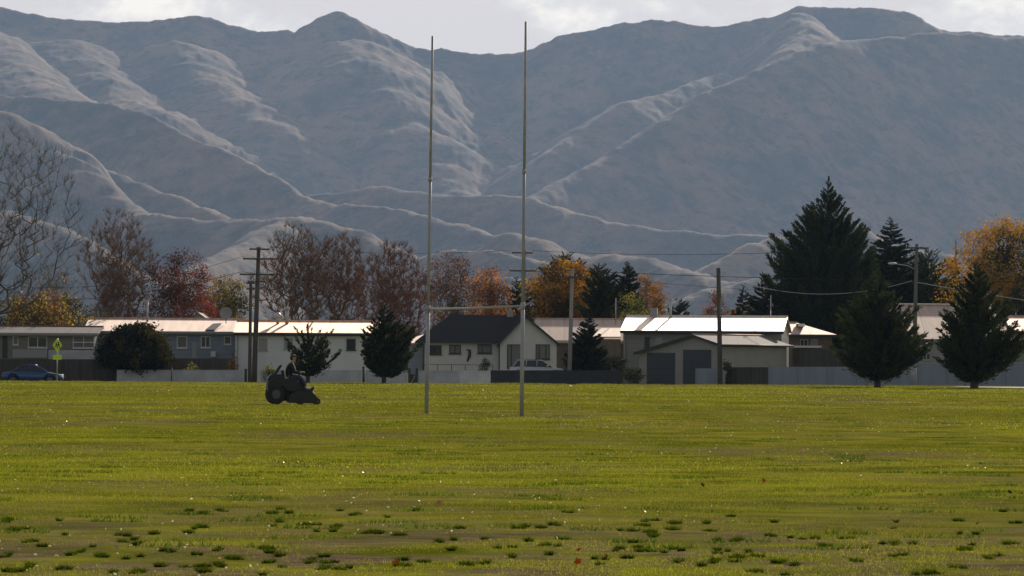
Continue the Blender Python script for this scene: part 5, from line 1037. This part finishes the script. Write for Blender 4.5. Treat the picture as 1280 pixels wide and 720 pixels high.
# the driver: seated, leaning slightly forward, hands on the levers, looking right
pr = empty('person', (XM + .0, YM, 0), math.radians(6)); tag(pr, 'driver in dark jacket, cap and blue jeans sitting on the ride-on mower', 'person')
V = []; E = []
def J(x, y, z, r, p=None):
    V.append((x, y, z, r)); i = len(V) - 1
    if p is not None: E.append((p, i))
    return i
pel = J(.84, 0, .80, (.15, .12)); wst = J(.82, 0, .94, (.15, .11), pel); chs = J(.84, 0, 1.13, (.17, .125), wst); upc = J(.89, 0, 1.27, (.155, .105), chs); nk = J(.93, 0, 1.36, .06, upc); hd0 = J(.955, 0, 1.43, .075, nk); hd1 = J(.975, 0, 1.50, (.085, .095), hd0); hd2 = J(.97, 0, 1.57, .075, hd1)
for s_ in (-1, 1):
    sh = J(.90, s_ * .175, 1.26, .07, upc); el_ = J(1.00, s_ * .26, 1.03, .052, sh); wr_ = J(1.24, s_ * .21, 1.03, .035, el_); hn = J(1.30, s_ * .19, 1.04, (.045, .03), wr_)
    for q in range(4):
        f1 = J(1.355, s_ * .19 - s_ * (.032 - .021 * q), 1.065 - .006 * q, .0095, hn); f2 = J(1.375, s_ * .19 - s_ * (.032 - .021 * q), 1.035, .009, f1); J(1.352, s_ * .19 - s_ * (.032 - .021 * q), 1.01 + .003 * q, .008, f2)
    t1 = J(1.31, s_ * .145, 1.045, .011, hn); J(1.345, s_ * .13, 1.025, .009, t1)
    hp = J(.88, s_ * .10, .80, .095, pel); kn = J(1.24, s_ * .16, .86, .065, hp); an = J(1.42, s_ * .17, .53, .042, kn); J(1.55, s_ * .18, .495, .038, an)
body = skin_mesh('body', V, E, M['skin'], pr)
m = MB()
m.ball((1.062, 0, 1.49), (.022, .013, .02), 8, 6); m.build('nose', M['skin'], body)
for s_ in (-1, 1):
    MB().ball((.965, s_ * .088, 1.49), (.02, .012, .03), 8, 6).build('ear', M['skin'], body)
    MB().ball((1.050, s_ * .032, 1.515), (.009, .011, .008), 8, 6).build('eye', M['sign_black'], body)
MB().ball((1.052, 0, 1.452), (.01, .025, .006), 8, 6).build('mouth', M['tail'], body)
# clothes follow the body
V = []; E = []
pel = J(.835, 0, .86, (.165, .135)); wst = J(.82, 0, .96, (.17, .13), pel); chs = J(.84, 0, 1.13, (.215, .175), wst); upc = J(.885, 0, 1.27, (.20, .15), chs); J(.925, 0, 1.34, .075, upc)
for s_ in (-1, 1): sh = J(.90, s_ * .18, 1.265, .085, upc); el_ = J(1.00, s_ * .262, 1.03, .068, sh); J(1.22, s_ * .212, 1.03, .048, el_)
skin_mesh('jacket', V, E, M['jacket'], pr)
V = []; E = []
pel = J(.85, 0, .81, (.17, .14))
for s_ in (-1, 1): hp = J(.92, s_ * .10, .815, .108, pel); kn = J(1.245, s_ * .16, .865, .08, hp); J(1.40, s_ * .17, .57, .062, kn)
skin_mesh('trousers', V, E, M['trousers'], pr)
for s_ in (-1, 1):
    V = []; E = []; a_ = J(1.405, s_ * .17, .60, .055); b_ = J(1.43, s_ * .17, .51, .055, a_); J(1.60, s_ * .18, .485, .045, b_); skin_mesh('boot', V, E, M['boots'], pr)
m = MB(); m.ball((.965, 0, 1.555), (.108, .10, .062), 14, 8); m.add([(1.04, -.07, 1.555), (1.17, -.05, 1.54), (1.17, .05, 1.54), (1.04, .07, 1.555), (1.04, -.07, 1.568), (1.17, -.05, 1.55), (1.17, .05, 1.55), (1.04, .07, 1.568)], [(3, 2, 1, 0), (4, 5, 6, 7), (0, 1, 5, 4), (1, 2, 6, 5), (2, 3, 7, 6), (3, 0, 4, 7)]); m.build('cap', M['cap'], pr)
m = MB(); m.ball((.935, 0, 1.49), (.085, .092, .085), 12, 8); m.build('hair', M['hair'], pr)

mw.scale = pr.scale = (.97, 1, 1.07)
# ------------------------------------------------------------------ fallen leaves one can tell apart
def fallen_leaf(label, px, py, size, col, tilt, seed):
    size *= .85
    r = np.random.default_rng(seed); x, y, _ = ground_at(px, py); n_ = 15; vs = [(0, 0, 0)]
    for i in range(n_):
        a_ = 2 * math.pi * i / n_ ; rr_ = size * ((1 if i % 3 == 0 else .62 if i % 3 == 1 else .5) * (.85 + .3 * r.random())); vs.append((rr_ * math.cos(a_), rr_ * math.sin(a_), size * .45 * (r.random() - .2)))
    vs2 = [(a_, b_, c_ + .0015) for a_, b_, c_ in vs]; f_ = [(0, 1 + i, 1 + (i + 1) % n_) for i in range(n_)]
    m = MB(); m.add(vs + vs2, [t[::-1] for t in f_] + [tuple(16 + i for i in t) for t in f_] + [(1 + i, 1 + (i + 1) % n_, 17 + (i + 1) % n_, 17 + i) for i in range(n_)])
    mt = bpy.data.materials.new('fallen_leaf'); mt.use_nodes = True; t_ = mt.node_tree; t_.nodes.clear()
    oo = t_.nodes.new('ShaderNodeOutputMaterial'); df = t_.nodes.new('ShaderNodeBsdfDiffuse'); tl = t_.nodes.new('ShaderNodeBsdfTranslucent'); mx_ = t_.nodes.new('ShaderNodeMixShader'); mx_.inputs[0].default_value = .4
    nn = t_.nodes.new('ShaderNodeTexNoise'); nn.inputs['Scale'].default_value = 30; rr2 = t_.nodes.new('ShaderNodeValToRGB'); rr2.color_ramp.elements[0].color = (*[c * .6 for c in col], 1); rr2.color_ramp.elements[1].color = (*[min(1, c * 1.3) for c in col], 1)
    t_.links.new(nn.outputs['Fac'], rr2.inputs[0]); t_.links.new(rr2.outputs[0], df.inputs[0]); t_.links.new(rr2.outputs[0], tl.inputs[0]); t_.links.new(df.outputs[0], mx_.inputs[1]); t_.links.new(tl.outputs[0], mx_.inputs[2]); t_.links.new(mx_.outputs[0], oo.inputs[0]); o = m.build('fallen_leaf', mt); o.location = (x, y, .035 + size * .4); o.rotation_euler = (tilt, r.normal(0, .4), r.random() * 6.28)
    tag(o, label, 'leaf', 'fallen autumn leaves on the field')
for a_ in [('curled orange red leaf lying right of the field centre, largest of the far leaves', 954.5, 606, .05, (.55, .17, .02), 1.1, 1),
           ('bright red leaf at the bottom edge below the goalposts', 722.5, 711, .045, (.60, .17, .02), 1.0, 2),
           ('small dull red leaf just above the bright red leaf at the bottom', 724, 694.5, .028, (.45, .10, .04), .8, 3),
           ('orange leaf at the bottom edge left of the middle', 495, 712, .042, (.60, .22, .04), .9, 4),
           ('pale orange leaf in the grass left of the picture middle', 549, 635, .05, (.60, .36, .14), .9, 5),
           ('small rusty leaf on the bare patch right of the bright red leaf', 758, 702, .024, (.45, .14, .06), .8, 6),
           ('dark brown leaf lying on the field left of the curled orange red leaf', 878, 612, .045, (.06, .04, .03), .7, 7),
           ('tan curled leaf in the lower left of the field', 144.5, 692, .038, (.55, .45, .34), .9, 8),
           ('small reddish leaf in the turf at the far right', 1222, 661, .03, (.45, .2, .08), .8, 9),
           ('pale leaf catching light right of the goalposts base', 701, 535.5, .07, (.75, .72, .62), 1.2, 10),
           ('brown leaf in the turf near the right edge', 1262, 621, .045, (.10, .06, .03), .8, 11),
           ('thin orange leaf between the curled orange leaf and the right edge', 1120, 617, .035, (.55, .22, .06), .7, 12)]: fallen_leaf(*a_)
